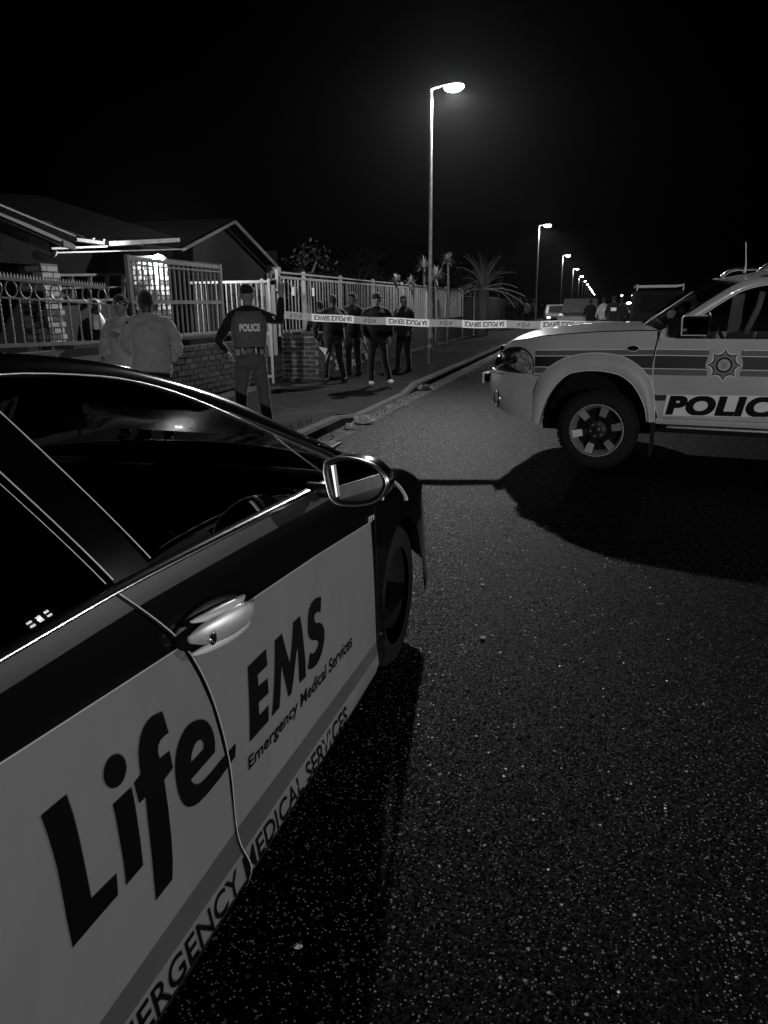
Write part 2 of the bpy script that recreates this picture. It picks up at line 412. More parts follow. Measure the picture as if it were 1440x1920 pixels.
# ------------------------------------------------------------------ street lamps
def batwing(l, power):
    l.use_nodes = True; n = l.node_tree; e = n.nodes['Emission']; L = n.links.new
    geo = n.nodes.new('ShaderNodeNewGeometry'); s = n.nodes.new('ShaderNodeSeparateXYZ'); L(geo.outputs['Incoming'], s.inputs[0])
    r = n.nodes.new('ShaderNodeMapRange'); r.interpolation_type = 'SMOOTHSTEP'
    ab = n.nodes.new('ShaderNodeMath'); ab.operation = 'ABSOLUTE'; L(s.outputs['Z'], ab.inputs[0])
    r.inputs[1].default_value = .95; r.inputs[2].default_value = .45; r.inputs[3].default_value = .16; r.inputs[4].default_value = 1.
    L(ab.outputs[0], r.inputs[0])
    r2 = n.nodes.new('ShaderNodeMapRange'); r2.interpolation_type = 'SMOOTHSTEP'; r2.inputs[1].default_value = .10; r2.inputs[2].default_value = .30; L(ab.outputs[0], r2.inputs[0])
    mu = n.nodes.new('ShaderNodeMath'); mu.operation = 'MULTIPLY'; L(r.outputs[0], mu.inputs[0]); L(r2.outputs[0], mu.inputs[1]); L(mu.outputs[0], e.inputs['Strength'])
LX, LH, LY0, LS = -4.0, 6.2, 18.55, 32.5
def make_lamp():
    t = empty('street_lamp', 'tall steel street lamp nearest the camera, standing behind the police tape', 'street lamp', (LX, LY0, .1), group='street lamps along the left pavement')
    G().tube([(0, 0, 0), (0, 0, 1.1)], [.065, .065], 14).tube([(0, 0, 1.1), (0, 0, LH - .3), (.0, 0, LH - .02)], [.05, .032, .03], 14).obj('pole', M['pole'], t, True, 40)
    G().tube([(-.02, 0, LH - .03), (.1, 0, LH + .0), (.34, 0, LH + .05)], .02, 10).obj('arm', M['pole'], t, True, 40)
    hd = G().rings([(.52, 0, LH + .0, .2, .09), (.52, 0, LH + .04, .22, .10), (.52, 0, LH + .09, .16, .07), (.52, 0, LH + .11, .06, .03)], 20).obj('lamp_head', M['fence2'], t, True, 40)
    G().ball((.52, 0, LH - .02), (.23, .11, .10)).obj('lens', M['lens'], hd, True)
    G().box((.066, 0, .55), (.012, .1, .4)).obj('access_hatch', M['pole'], t)
    return t
lamp0 = make_lamp(); lamps = [lamp0]
labs = ['second street lamp along the row, beyond the palm tree', 'third street lamp along the row, seen above the parked hatchback', 'fourth street lamp along the row, smaller than the three before it', 'fifth street lamp along the receding row', 'sixth street lamp along the receding row, where the heads begin to crowd']
for k in range(1, 15):
    c = copy_tree(lamp0); c.location.y = LY0 + LS * k
    c['label'] = labs[k - 1] if k <= 5 else 'small distant street lamp in the tail of the receding row of lamps'; lamps.append(c)
def lamp_light(loc, power, name, rad=.12):
    l = bpy.data.lights.new(name, 'POINT'); l.energy = power; l.shadow_soft_size = rad; batwing(l, power)
    o = bpy.data.objects.new(name, l); COL.objects.link(o); o.location = loc; return o
KEY = 5200
for k in range(0, 5):
    lamp_light((LX + .52, LY0 + LS * k, .1 + LH - .14), KEY * (1 if k == 0 else .5), 'street_lamp_light', .1)

# assumed tripod lamp added out of view; it lights the sides of both vehicles
def assumed_floodlight(loc, aim, label, hgt, energy, cols=4, rows_=2, sz=.34, em=14., spot=70):
    d = (Vector(aim) - Vector((loc[0], loc[1], hgt))).normalized(); q = d.to_track_quat('-Z', 'Y'); m = q.to_matrix()
    t = empty('assumed_floodlight', label, 'assumed_floodlight', (loc[0], loc[1], loc[2])); hz = hgt - loc[2]
    G().tube([(0, 0, .25), (0, 0, hz - .12)], .02, 10).obj('mast', M['plastic'], t, True)
    for k in range(3):
        a = 2 * PI * k / 3; G().tube([(0, 0, .65), (.42 * math.cos(a), .42 * math.sin(a), .02)], .014, 8).obj('leg', M['plastic'], t, True)
    hd = G().box((0, 0, hz) - d * .04 if False else tuple(Vector((0, 0, hz)) - d * .04), (sz, sz * .62, .07), 0, m).obj('lamp_housing', M['plastic'], t)
    cw = sz / cols
    for i in range(cols):
        for j in range(rows_):
            p = Vector((0, 0, hz)) + m @ Vector(((i - (cols - 1) / 2) * cw, (j - (rows_ - 1) / 2) * cw * 1.05, .0))
            G().box(tuple(p), (cw * .56, cw * .56, .012), 0, m).obj('led_cell', M['led'], hd, bevel=.01)
    l = bpy.data.lights.new('assumed_flood_beam', 'SPOT'); l.energy = energy; l.spot_size = R(spot); l.spot_blend = .8; l.shadow_soft_size = .03
    lo = bpy.data.objects.new('assumed_flood_beam', l); COL.objects.link(lo); lo.location = Vector((loc[0], loc[1], hgt)) + d * .05; lo.rotation_euler = q.to_euler()
    return t
assumed_floodlight((5.6, -11, 0), (.6, 7.5, 1.5), 'assumed tripod flood lamp on the road behind the photographer', 2.7, 2700, spot=46)
assumed_floodlight((6.95, 8.57, 0), (-.86, .93, 1.08), 'small assumed tripod flood lamp beyond the rear of the white police vehicle', 2.41, 560, 3, 2, .42, spot=26)  # second assumed lamp, unseen; added for the glass reflection and handle glint

# ------------------------------------------------------------------ the ambulance car, left
CXC = -1.66
ZT = lambda y: sinterp([(-2.4, 1.05), (-1.6, 1.06), (0, 1.05), (.8, 1.042), (1.2, 1.036), (2.24, .983), (2.7, .955)], y)      # band top
ZB = lambda y: ZT(y) - .035 - .004 * clamp(y)                                                               # band bottom
ZP = lambda y: interp([(-1, 1.0), (.76, .914), (1.276, .871), (2.02, .817), (2.7, .755)], y)                 # vinyl top
ZS1 = lambda y: interp([(-1, .44), (.82, .362), (1.34, .355), (2.6, .296)], y)                                  # dark stripe top
ZS0 = lambda y: interp([(-1, .36), (.88, .300), (1.34, .283), (2.6, .252)], y)
ZL0 = lambda y: interp([(-1, .26), (.96, .222), (1.48, .206), (2.6, .165)], y)                                # sill line
def base_x(z): return sinterp([(.10, -.80), (.2, -.742), (.3, -.752), (.55, -.765), (.85, -.79), (1.0, -.818), (1.05, -.832)], z)
def XS(y, z):
    x = base_x(z)
    if y > 2.6:
        x += .012 * math.exp(-((y - 3.05) / .3) ** 2)
    if y > 3.25:
        t = clamp((y - 3.25) / .77); x -= .92 * (1 - (1 - t ** 2.9) ** (1 / 2.3))
    if y < -1.6:
        t = clamp((-1.6 - y) / .9); x -= .6 * (1 - math.sqrt(max(0, 1 - t ** 2.6)))
    return x
car = empty('ambulance_car', 'black hatchback with pale reflective side panel lettered EMS, beside the camera', 'car')
def patch(g, ya, yb, za, zb, nu, nv, off=0., us=None):
    """ya,yb: functions of v giving the ends; za,zb: functions of y"""
    rows = []
    for i in range(nv + 1):
        v = i / nv; row = []
        for j in range(nu + 1):
            u = j / nu; y = lerp(ya(v), yb(v), u); z = lerp(za(y), zb(y), v); row.append((XS(y, z) + off, y, z))
        rows.append(row)
    return g.grid(rows)
GAP = [(.16, 1.335), (.23, 1.381), (.35, 1.352), (.54, 1.356), (.73, 1.321), (.888, 1.246), (1.04, 1.112)]
def gapY(z): return interp(GAP, z)
def gv(za, zb): return lambda v: gapY(lerp(za, zb, v))
def const(c): return lambda v: c
def arch_z(y, yc, r, base):
    d = abs(y - yc)
    return base if d >= r else max(base, .31 + math.sqrt(r * r - d * d))
# doors in black paint: front door, rear door, fender, rear quarter
ENDY = lambda v: lerp(2.56, 2.70, v)
def door(name, y0f, y1f, lab=None):
    g = G(); patch(g, y0f(.18, .3), y1f(.18, .3), lambda y: .185, ZL0, 30, 1, -.002)
    patch(g, y0f(.2, 1.0), y1f(.2, 1.0), ZL0, ZB, 36, 14)
    return g.obj(name, M['carblack'], car, True)
fd = door('front_door', lambda a, b: (lambda v: gapY(lerp(a, b, v)) + .004), lambda a, b: ENDY)
rd = door('rear_door', lambda a, b: const(.3), lambda a, b: (lambda v: gapY(lerp(a, b, v)) - .004))
g = G(); rows = []
for j in range(61):
    y = lerp(2.566, 4.0, j / 60); zb = arch_z(y, 2.99, .35, .19 + .07 * clamp((y - 3.45) / .4)); zt = sinterp([(2.56, .955), (2.85, .91), (3.07, .86), (3.3, .78), (3.5, .69), (3.8, .52), (4.0, .40)], y)
    rows.append([(XS(y, lerp(zb, zt, i / 12)), y, lerp(zb, zt, i / 12)) for i in range(13)])
g.grid(rows); FZT = lambda y: sinterp([(2.56, .955), (2.85, .91), (3.07, .86), (3.3, .78), (3.5, .69), (3.8, .52), (4.0, .40)], y)
rows2 = [[(CXC, 4.03, lerp(.19, .40, i / 12)) for i in range(13)], rows[-1]]; g.grid(rows2)
g.obj('front_fender', M['carblack'], car, True, 50)
g = G(); rows = []
for j in range(61):
    y = lerp(.3, -2.5, j / 60); zb = arch_z(y, .02 - .0, .36, .19) if y > -.5 else .19; rows.append([(XS(y, lerp(zb, ZB(y), i / 12)), y, lerp(zb, ZB(y), i / 12)) for i in range(13)])
g.grid(rows); g.obj('rear_quarter', M['carblack'], car, True, 50)
# band under the windows
g = G(); patch(g, lambda v: -2.4, lambda v: 2.62, ZB, ZT, 60, 3, .003); g.obj('belt_moulding', M['carband'], car, True)
# panel gap: dark joint, and beside it a highlight painted as a bright strip
def ribbon(g, pts, wdt, off):
    rows = []
    for k, (z, y) in enumerate(pts):
        rows.append([(XS(y, z) + off, y - wdt / 2, z), (XS(y, z) + off, y + wdt / 2, z)])
    g.grid(rows)
gp = [(p[0], p[1]) for p in catmull([(a, b, 0) for a, b in GAP], 6)]
g = G(); ribbon(g, [(z, y - .0052) for z, y in gp], .007, .0052); g.obj('panel_gap', M['ink'], car)
g = G(); ribbon(g, [(z, y + .0005) for z, y in gp], .0042, .0050); g.obj('door_edge_highlight', M['edge'], car, True)
g = G(); ribbon(g, [(z, 2.545 + .13 * (z - .2) / .8) for z in [.19 + .02 * i for i in range(38)]], .0035, .001); g.obj('door_shut_line', M['carband'], car)
# reflective vinyl
def vin(name, za, zb, m, y0=.2, y1=2.5, off=.0025, nv=6):
    g = G(); zm = lambda f: f(1.3)
    patch(g, const(y0), lambda v: gapY(lerp(zm(za), zm(zb), v)) - .006, za, zb, 24, nv, off)
    patch(g, lambda v: gapY(lerp(zm(za), zm(zb), v)) + .003, lambda v: y1 + .09 * lerp(zm(za), zm(zb), v), za, zb, 24, nv, off)
    return g.obj(name, m, car, True)
E_ = .0005
vin('side_panel', lambda y: ZS1(y) + E_, ZP, M['vinyl'])
vin('dark_stripe', lambda y: ZS0(y) + E_, ZS1, M['vinyl2'], nv=2)
vin('lower_band', lambda y: ZL0(y) + .006, ZS0, M['vinyl3'], nv=2)
g = G(); patch(g, const(.3), const(2.56), lambda y: ZL0(y) - .003, lambda y: ZL0(y) + .004, 40, 1, .003); g.obj('sill_trim', M['satin'], car, True)
g = G(); patch(g, const(.3), const(2.6), lambda y: ZP(y) - .001, lambda y: ZP(y) + .0018, 40, 1, .0032); g.obj('panel_piping', M['hivis'], car, True)
# lettering: shapes drawn in the plane of the door
def side_pt(px, py, X=-.775):
    p = at(px, py, X=X)
    for _ in range(3): p = at(px, py, X=base_x(p.z) + .004)
    return (p.y, p.z)
def on_side(vs, fs, name, off=.0045, m='ink'):
    g = G(); g.add([(XS(a, b) + off, a, b) for a, b in vs], fs)
    bm = bmesh.new(); me = g.mesh('x'); bm.from_mesh(me)
    bm.to_mesh(me); bm.free(); me.materials.append(M[m]); o = bpy.data.objects.new(name, me); COL.objects.link(o); o.parent = car; return o
def Z(l): return [side_pt(x / 2, 1040 + y / 2) for x, y in l]
Lp = Z([(152, 980), (248, 900), (275, 980), (295, 1060), (320, 1180), (342, 1290), (436, 1196), (442, 1276), (356, 1375), (272, 1474), (250, 1370), (232, 1270), (215, 1185), (200, 1125), (177, 1050)])
ip = Z([(422, 938), (492, 872), (502, 920), (512, 980), (525, 1070), (536, 1165), (472, 1240), (462, 1150), (446, 1060), (434, 990)])
dp = Z([(430 + 43 * math.cos(a) + 3 * math.sin(a), 812 + 62 * math.sin(a) - 16 * math.cos(a)) for a in [2 * PI * k / 28 for k in range(28)]])
fp = Z([(608, 588), (590, 595), (570, 606), (550, 627), (534, 655), (523, 690), (518, 740), (521, 785), (526, 825), (502, 857), (521, 933), (545, 910), (550, 965), (556, 1020), (565, 1100), (572, 1170), (578, 1235), (583, 1298), (646, 1218), (647, 1150), (642, 1060), (630, 950), (615, 845), (648, 800), (635, 735), (598, 766), (592, 742), (593, 715), (602, 695), (616, 680), (632, 668)])
ep = Z([(806, 740), (806, 700), (801, 672), (792, 648), (778, 628), (764, 619), (748, 618), (730, 623), (712, 634), (696, 650), (682, 674), (670, 702), (661, 735), (656, 770), (655, 805), (658, 845), (665, 885), (675, 915), (688, 937), (706, 947), (725, 943), (745, 931), (775, 900), (825, 838), (882, 757), (884, 708), (830, 768), (800, 806), (775, 835), (755, 855), (738, 862), (724, 858), (715, 845)])
eh = Z([(716, 780), (717, 757), (722, 735), (730, 713), (740, 698), (752, 693), (761, 703), (764, 727), (742, 753)])
for lp in ([Lp], [ip], [dp], [fp], [ep, eh]):
    vs, fs = poly2d(lp); on_side(vs, fs, 'painted_letter')
def quad_text(body, TL, BL, TR, BR, cap=.7, off=.02, space=1., px=True, shear=0.):
    vs, fs = text2d(body, off, space)
    if px: TL, BL, TR, BR = (side_pt(*q) for q in (TL, BL, TR, BR))
    out = []
    for x, y in vs:
        v = y / cap; x = x + shear * v
        out.append((lerp(lerp(BL[0], BR[0], x), lerp(TL[0], TR[0], x), v), lerp(lerp(BL[1], BR[1], x), lerp(TL[1], TR[1], x), v)))
    return out, fs
def Q(l): return [side_pt(450 + x / 6.4, 1100 + y / 6.4) for x, y in l]
on_side(*poly2d([Q([(90, 965), (312, 750), (320, 850), (328, 945), (212, 1055), (220, 1195), (332, 1100), (343, 1275), (225, 1390), (230, 1548), (343, 1425), (343, 1610), (115, 1865), (112, 1600), (105, 1300), (97, 1130)])]), 'painted_letter')
on_side(*poly2d([Q([(415, 650), (502, 565), (550, 750), (597, 915), (620, 700), (638, 430), (720, 355), (745, 500), (768, 720), (785, 900), (790, 1078), (714, 1162), (705, 1010), (692, 760), (684, 740), (665, 900), (640, 1120), (614, 1290), (580, 1325), (560, 1230), (525, 1080), (498, 955), (492, 1100), (485, 1300), (473, 1450), (380, 1560), (398, 1350), (410, 1100), (416, 850)])]), 'painted_letter')
on_side(*poly2d([Q([(975, 128), (965, 305), (925, 303), (900, 330), (890, 370), (895, 415), (915, 437), (960, 432), (990, 455), (1010, 510), (1015, 590), (1005, 680), (985, 780), (955, 870), (920, 935), (880, 975), (840, 992), (812, 988), (840, 795), (875, 805), (905, 780), (930, 725), (940, 675), (930, 645), (905, 640), (860, 640), (830, 615), (815, 560), (812, 470), (815, 360), (828, 270), (855, 200), (900, 145), (940, 125)])]), 'painted_letter')
on_side(*quad_text('Emergency Medical Services', (465, 1422), (466, 1444), (660, 1186), (660, 1211), off=.02), 'lettering')
a0 = side_pt(244, 1925); a1 = side_pt(640, 1370)
y0, y1 = .80, 2.13
t_, f_ = text2d('EMERGENCY MEDICAL SERVICES', .012)
on_side([(lerp(y0, y1, x), lerp(ZL0(lerp(y0, y1, x)) + .010, ZS0(lerp(y0, y1, x)) - .010, v / .7)) for x, v in t_], f_, 'lettering')
# greenhouse
RAIL = [(-1.9, 1.30), (-1.0, 1.43), (0, 1.475), (.8, 1.478), (1.153, 1.472), (1.326, 1.455), (1.564, 1.415), (1.94, 1.308), (2.377, 1.140), (2.786, .972)]
RX = lambda y: sinterp([(-1.9, -1.12), (0, -1.06), (1.5, -1.05), (2.0, -1.02), (2.5, -.96), (2.8, -.90)], y)
WT = [(-1.7, 1.22), (-1, 1.36), (0, 1.43), (1.09, 1.437), (1.255, 1.426), (1.483, 1.394), (1.708, 1.335), (1.997, 1.229), (2.301, 1.107), (2.6, .985)]
def win_x(y, z):
    zt = sinterp(WT, y); zb = ZT(y); t = clamp((z - zb) / max(.02, zt - zb)); return lerp(-.845, RX(y) + .022, t ** 1.15 if zt - zb > .1 else t)
g = G(); rows = []
for j in range(70):
    y = lerp(-1.9, 2.786, j / 69); rz_ = sinterp(RAIL, y); wt = sinterp(WT, min(y, 2.6)); wt = min(wt, rz_ - .012)
    x0 = RX(y)
    rows.append([(x0 + .022, y, wt), (x0 + .016, y, lerp(wt, rz_, .5)), (x0 - .004, y, rz_ - .004), (x0 - .02, y, rz_)])
g.grid(rows); g.obj('roof_rail', M['carblack'], car, True)
rail_pts = [(RX(y) + .024, y, min(sinterp(WT, min(y, 2.6)), sinterp(RAIL, y) - .01) + .001) for y in [lerp(-1.7, 2.62, k / 60) for k in range(61)]]
G().tube(rail_pts, .0026, 6).obj('window_surround', M['satin'], car, True)
# roof skin, windscreen and bonnet
CZ = lambda y: sinterp([(-2.2, 1.30), (-1.5, 1.44), (-.5, 1.51), (.4, 1.515), (1.15, 1.485), (1.6, 1.440), (2.0, 1.365), (2.5, 1.19), (3.05, .985)], y)
def crown(y, s, zr, zc, xr): return (lerp(xr, 2 * CXC - xr, s), zr + (zc - zr) * (1 - abs(2 * s - 1) ** 2.4))
g = G(); rows = []
for j in range(40):
    y = lerp(-2.0, 1.86, j / 39); row = []
    for k in range(21):
        s = k / 20; yy = y + (.06 * (1 - (2 * s - 1) ** 2) if j == 39 else 0)
        x, z = crown(y, s, sinterp(RAIL, y), CZ(yy), RX(y) - .02); row.append((x, yy, z))
    rows.append(row)
g.grid(rows); g.obj('roof', M['carblack'], car, True)
g = G(); rows = []
for j in range(20):
    t = j / 19; row = []
    for k in range(21):
        s = k / 20; q = 1 - (2 * s - 1) ** 2; y = lerp(1.86, 2.74, t) + lerp(.06, .26, t) * q
        x, z = crown(y, s, sinterp(RAIL, lerp(1.86, 2.74, t)), CZ(y), RX(lerp(1.86, 2.74, t)) - .03); row.append((x, y, z))
    rows.append(row)
g.grid(rows); g.obj('windscreen', M['glass'], car, True)
g = G(); rows = []
for j in range(30):
    t = j / 29; row = []
    for k in range(25):
        s = k / 24; q = 1 - abs(2 * s - 1) ** 2.2; ye = lerp(2.60, 4.0, t); yc = lerp(2.86, 4.05, t)
        y = lerp(ye, yc, q); xe = XS(ye, .8 if ye < 3.3 else .6) - .03; ze = FZT(ye); zc = sinterp([(2.6, 1.0), (2.9, .985), (3.3, .90), (3.6, .80), (3.85, .66), (4.06, .42)], y)
        row.append((lerp(xe, 2 * CXC - xe, s), y, lerp(ze, max(ze, zc), q)))
    rows.append(row)
g.grid(rows); g.obj('bonnet', M['carblack'], car, True)
g = G(); rows = []
for j in range(50):
    y = lerp(-1.7, 2.6, j / 49); zb = ZT(y); zt = min(sinterp(WT, y), sinterp(RAIL, y) - .012)
    rows.append([(win_x(y, lerp(zb, zt, i / 8)), y, lerp(zb, zt, i / 8)) for i in range(9)])
g.grid(rows); g.obj('side_glass', M['glass'], car, True)
# chrome strip under the glass (bright towards the front)
g = G(); rows = []
for j in range(50):
    y = lerp(-1.2, 2.55, j / 49); z = ZT(y); rows.append([(XS(y, z) + .004, y, z), (XS(y, z) + .007, y, z + .006), (-.836, y, z + .012), (-.845, y, z + .013)])
g.grid(rows); g.obj('window_sill_strip', M['chrome'], car, True)
def pil(y0, z0, y1, z1, wd, name, m, off=.004, n=10):
    g = G(); rows = []
    for k in range(n + 1):
        t = k / n; y = lerp(y0, y1, t) ; z = lerp(z0, z1, t)
        rows.append([(win_x(y - wd / 2, z) + off, y - wd / 2, z), (win_x(y + wd / 2, z) + off, y + wd / 2, z)])
    g.grid(rows); return g.obj(name, m, car, True)
pil(1.19, 1.045, .985, 1.43, .115, 'door_pillar', M['gloss'])
pil(1.255, 1.06, 1.045, 1.425, .004, 'pillar_trim', M['edge'], .0065)
pil(1.127, 1.06, .93, 1.42, .004, 'pillar_trim', M['edge'], .0065)
pil(1.105, 1.06, .908, 1.42, .0025, 'pillar_trim', M['edge'], .0065)
pil(2.335, .985, 2.17, 1.155, .018, 'quarter_glass_bar', M['plastic'])
# wing mirror: shell, black rim, mirror glass
def mpt(px, py, dd=0.): return at(px, py, X=-.60)
mc = at(664, 905, Y=2.02); ax = (at(700, 905, Y=2.02) - at(630, 905, Y=2.02)).normalized(); ay = Vector((0, 0, 1)).lerp(Vector((0, 0, 1)), 1)
mo = Vector((-.13, -1, .05)).normalized(); sx = Vector((1, -.13, 0)).normalized(); sz = sx.cross(mo); sz = -sz if sz.z < 0 else sz
out2 = [(608, 868), (607, 885), (611, 905), (616, 925), (622, 938), (634, 946), (650, 948), (672, 948), (695, 944), (712, 934), (722, 918), (724, 905), (718, 890), (704, 876), (688, 867), (668, 861), (645, 858), (622, 860)]
o3 = []
for q in out2:
    d = ray(*q); t = (mc - Vector((0, 0, H))).dot(mo) / d.dot(mo); p = Vector((0, 0, H)) + d * t; r_ = p - mc; o3.append((r_.dot(sx), r_.dot(sz)))
o3 = [(p.x, p.y) for p in catmull([(a, b, 0) for a, b in o3] + [(o3[0][0], o3[0][1], 0)], 4)][:-1]
mcx = sum(a for a, b in o3) / len(o3); mcz = sum(b for a, b in o3) / len(o3)
def mring(sc, dep, dx=0., dz=0.): return [mc - mo * dep + sx * (mcx + (a - mcx) * sc + dx) + sz * (mcz + (b - mcz) * sc + dz) for a, b in o3]
wm = G(); wm.grid([mring(1., 0), mring(1.03, .02), mring(1.02, .06, 0, .004), mring(.86, .11, -.015, .005), mring(.55, .145, -.04, .0), mring(.2, .155, -.05, 0), mring(.01, .156, -.05, 0)], close=True)
wm = wm.obj('wing_mirror', M['carblack'], car, True)
G().grid([mring(1.035, .012), mring(1.03, .0), mring(1.0, -.006), mring(.975, .0), mring(.965, .012)], close=True).obj('mirror_edge', M['satin'], wm, True)
G().grid([mring(.968, .004), mring(.90, .004), mring(.84, .016), mring(.82, .02)], close=True).obj('mirror_rim', M['plastic'], wm, True)
G().grid([mring(.84, .014), mring(.4, .014), mring(.01, .014)], close=True).obj('mirror_glass', mat('dark_mirror_glass', .2, .03, metal=1.), wm, True)
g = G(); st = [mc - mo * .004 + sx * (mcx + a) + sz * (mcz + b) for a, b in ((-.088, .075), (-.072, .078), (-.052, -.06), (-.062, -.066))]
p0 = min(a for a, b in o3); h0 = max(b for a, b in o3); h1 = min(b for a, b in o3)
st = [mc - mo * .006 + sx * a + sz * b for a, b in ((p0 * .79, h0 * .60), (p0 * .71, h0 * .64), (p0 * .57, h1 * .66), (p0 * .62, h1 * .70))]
g.add(st, [(0, 1, 2, 3)]); g.obj('mirror_painted_glow', mat('mirror_glow', .9, .5, emit=.9), wm)  # no lamp: the strip glows to paint a bright streak into the mirror
G().tube([mc + Vector((-.10, .10, -.055)), mc + Vector((-.22, .16, -.07))], [.035, .045], 12, sq=(1, .6)).obj('mirror_arm', M['plastic'], wm, True)
# door handle: recess cup, body, bright bar and key barrel
hy0, hy1 = 1.235, 1.535
def hp(u, v, o): return Vector((base_x(lerp(.885, .845, u) + v) + o, lerp(hy0, hy1, u), lerp(.885, .845, u) + v * 1.0 + .006))
def hbody(g, w0, oo, u0=0., u1=1., vv=0., zs=1., n=20, ns=14):
    rows = []
    for i in range(n + 1):
        u = i / n; e = math.sin(PI * clamp(u, .015, .985)) ** .45; row = []
        for k in range(ns):
            a = 2 * PI * k / ns; row.append(hp(lerp(u0, u1, u), vv + w0 * e * math.cos(a) * zs, oo * (.55 + .45 * e) + .012 * e * math.sin(a)))
        rows.append(row)
    g.grid(rows, close=True); return g
hn = G(); hbody(hn, .054, .002, -.02, 1.02); hn = hn.obj('door_handle', M['plastic'], car, True)
hbody(G(), .031, .044, .02, .98, .004).obj('handle_bar', M['handle'], hn, True)
hbody(G(), .012, .030, .06, .94, -.034).obj('handle_lower_lip', M['edge'], hn, True)
hbody(G(), .012, .036, .12, .90, .034).obj('handle_upper_lip', M['edge'], hn, True)
kc = hp(.17, -.004, .0575)
G().lathe([(.0001, -.004), (.013, -.004), (.014, 0), (.009, .001), (.0085, -.002)], 20, Matrix.Rotation(-PI / 2, 3, 'Z'), kc).obj('key_barrel', M['chrome'], hn, True)
G().ball(kc + Vector((.004, .0, 0)), (.002, .005, .009)).obj('key_slot', M['ink'], hn, True)
# sensor on top surface / wheel / headlamp
def wheel(parent, c, r, wdt, side, spokes=5, rr=.68, big=False):
    t = G(); prof = [(r * rr, -wdt * .5), (r * .80, -wdt * .54), (r * .93, -wdt * .5), (r, -wdt * .36), (r * 1.005, 0), (r, wdt * .36), (r * .93, wdt * .5), (r * rr, wdt * .5)]
    m = Matrix.Rotation(-PI / 2 if side == 'X' else 0, 3, 'Z')
    t.lathe(prof, 56, m, c); t = t.obj('tyre', M['rubber'], parent, True, 60); return t, m
tt, mm = wheel(car, (-.885, 2.99, .31), .315, .2, 'X')
G().lathe([(.001, -.06), (.06, -.07), (.2, -.05), (.215, -.09)], 40, mm, (-.885, 2.99, .31)).obj('wheel_rim', M['rubber'], car, True)
tt, mm = wheel(car, (-.92, .02, .31), .315, .2, 'X')
for yy in (.02, 2.99):
    tt, mm = wheel(car, (2 * CXC + .92, yy, .31), .315, .2, 'X')
hg = [(at(x, y, Y=Y_)) for x, y, Y_ in ((727, 899, 3.15), (742, 905, 3.3), (755, 920, 3.5), (763, 937, 3.6), (745, 943, 3.5), (720, 944, 3.2), (716, 930, 3.15))]
hg2 = []
for x, y in ((726, 900), (738, 903), (750, 914), (760, 930), (762, 938), (748, 942), (722, 945), (716, 938), (719, 918)):
    p = at(x, y, X=-.80)
    for _ in range(4): p = at(x, y, X=XS(p.y, clamp(p.z, .3, .9)) + .003)
    hg2.append(p)
c_ = sum(hg2, Vector()) / len(hg2); g = G(); n_ = len(hg2)
g.add([tuple(p) for p in hg2] + [tuple(c_ + Vector((.012, 0, 0)))], [(i, (i + 1) % n_, n_) for i in range(n_)]); hl = g.obj('headlamp', M['glass'], car, True)
G().tube([p + Vector((.004, 0, .001)) for p in catmull([hg2[7], hg2[8], hg2[0], hg2[1], hg2[2], hg2[3], hg2[4]], 4)], .004, 6).obj('headlamp_trim', M['edge'], hl, True)
G().tube([(XS(y, FZT(y)) - .006, y, FZT(y) + .004) for y in [lerp(2.62, 3.85, k / 40) for k in range(41)]], .0028, 6).obj('bonnet_shut_line', M['satin'], car, True)  # bright tube puts a highlight along the bonnet edge
# fender badge
bv, bf = text2d('m', .03); 
bb = [side_pt(x, y, -.79) for x, y in ((690, 968), (690, 979), (700, 962), (700, 973))]
g = G(); g.add([(XS(a, b) + .006, a, b) for a, b in [(lerp(lerp(bb[1][0], bb[3][0], x), lerp(bb[0][0], bb[2][0], x), v / .6), lerp(lerp(bb[1][1], bb[3][1], x), lerp(bb[0][1], bb[2][1], x), v / .6)) for x, v in bv]], bf); g.obj('fender_badge', M['edge'], car)
g = G(); pts = []
for x, y in ((600, 962), (640, 940), (690, 925), (700, 950), (730, 952), (760, 945)): pass
# left side shell, rear, floor
g = G(); rows = []
for j in range(40):
    y = lerp(-2.45, 3.95, j / 39); rows.append([(2 * CXC - XS(y, lerp(.2, 1.0, i / 5)), y, lerp(.2, min(1., FZT(y) if y > 2.56 else 1.), i / 5)) for i in range(6)])
g.grid(rows); g.obj('far_side_panel', M['carblack'], car, True)
g = G(); rows = []
for j in range(20):
    y = lerp(-1.7, 2.6, j / 19); zb = ZT(y); zt = sinterp(RAIL, y)
    rows.append([(2 * CXC - lerp(-.845, RX(y), i / 4), y, lerp(zb, zt, i / 4)) for i in range(5)])
g.grid(rows); g.obj('far_side_glass', M['glass'], car, True)
g = G(); g.box((CXC, .6, .22), (1.66, 5.6, .06)); g.box((CXC, -2.46, .65), (1.0, .08, .8)); g.obj('underbody', M['plastic'], car)
g = G(); rows = []
for k in range(13):
    s = k / 12; x = lerp(RX(-1.9), 2 * CXC - RX(-1.9), s); rows.append([(x, -2.0, 1.33 + .1 * math.sin(PI * s)), (lerp(x, CXC, -.15), -2.45, 1.0)])
g.grid(rows); g.obj('rear_window', M['glass'], car, True)
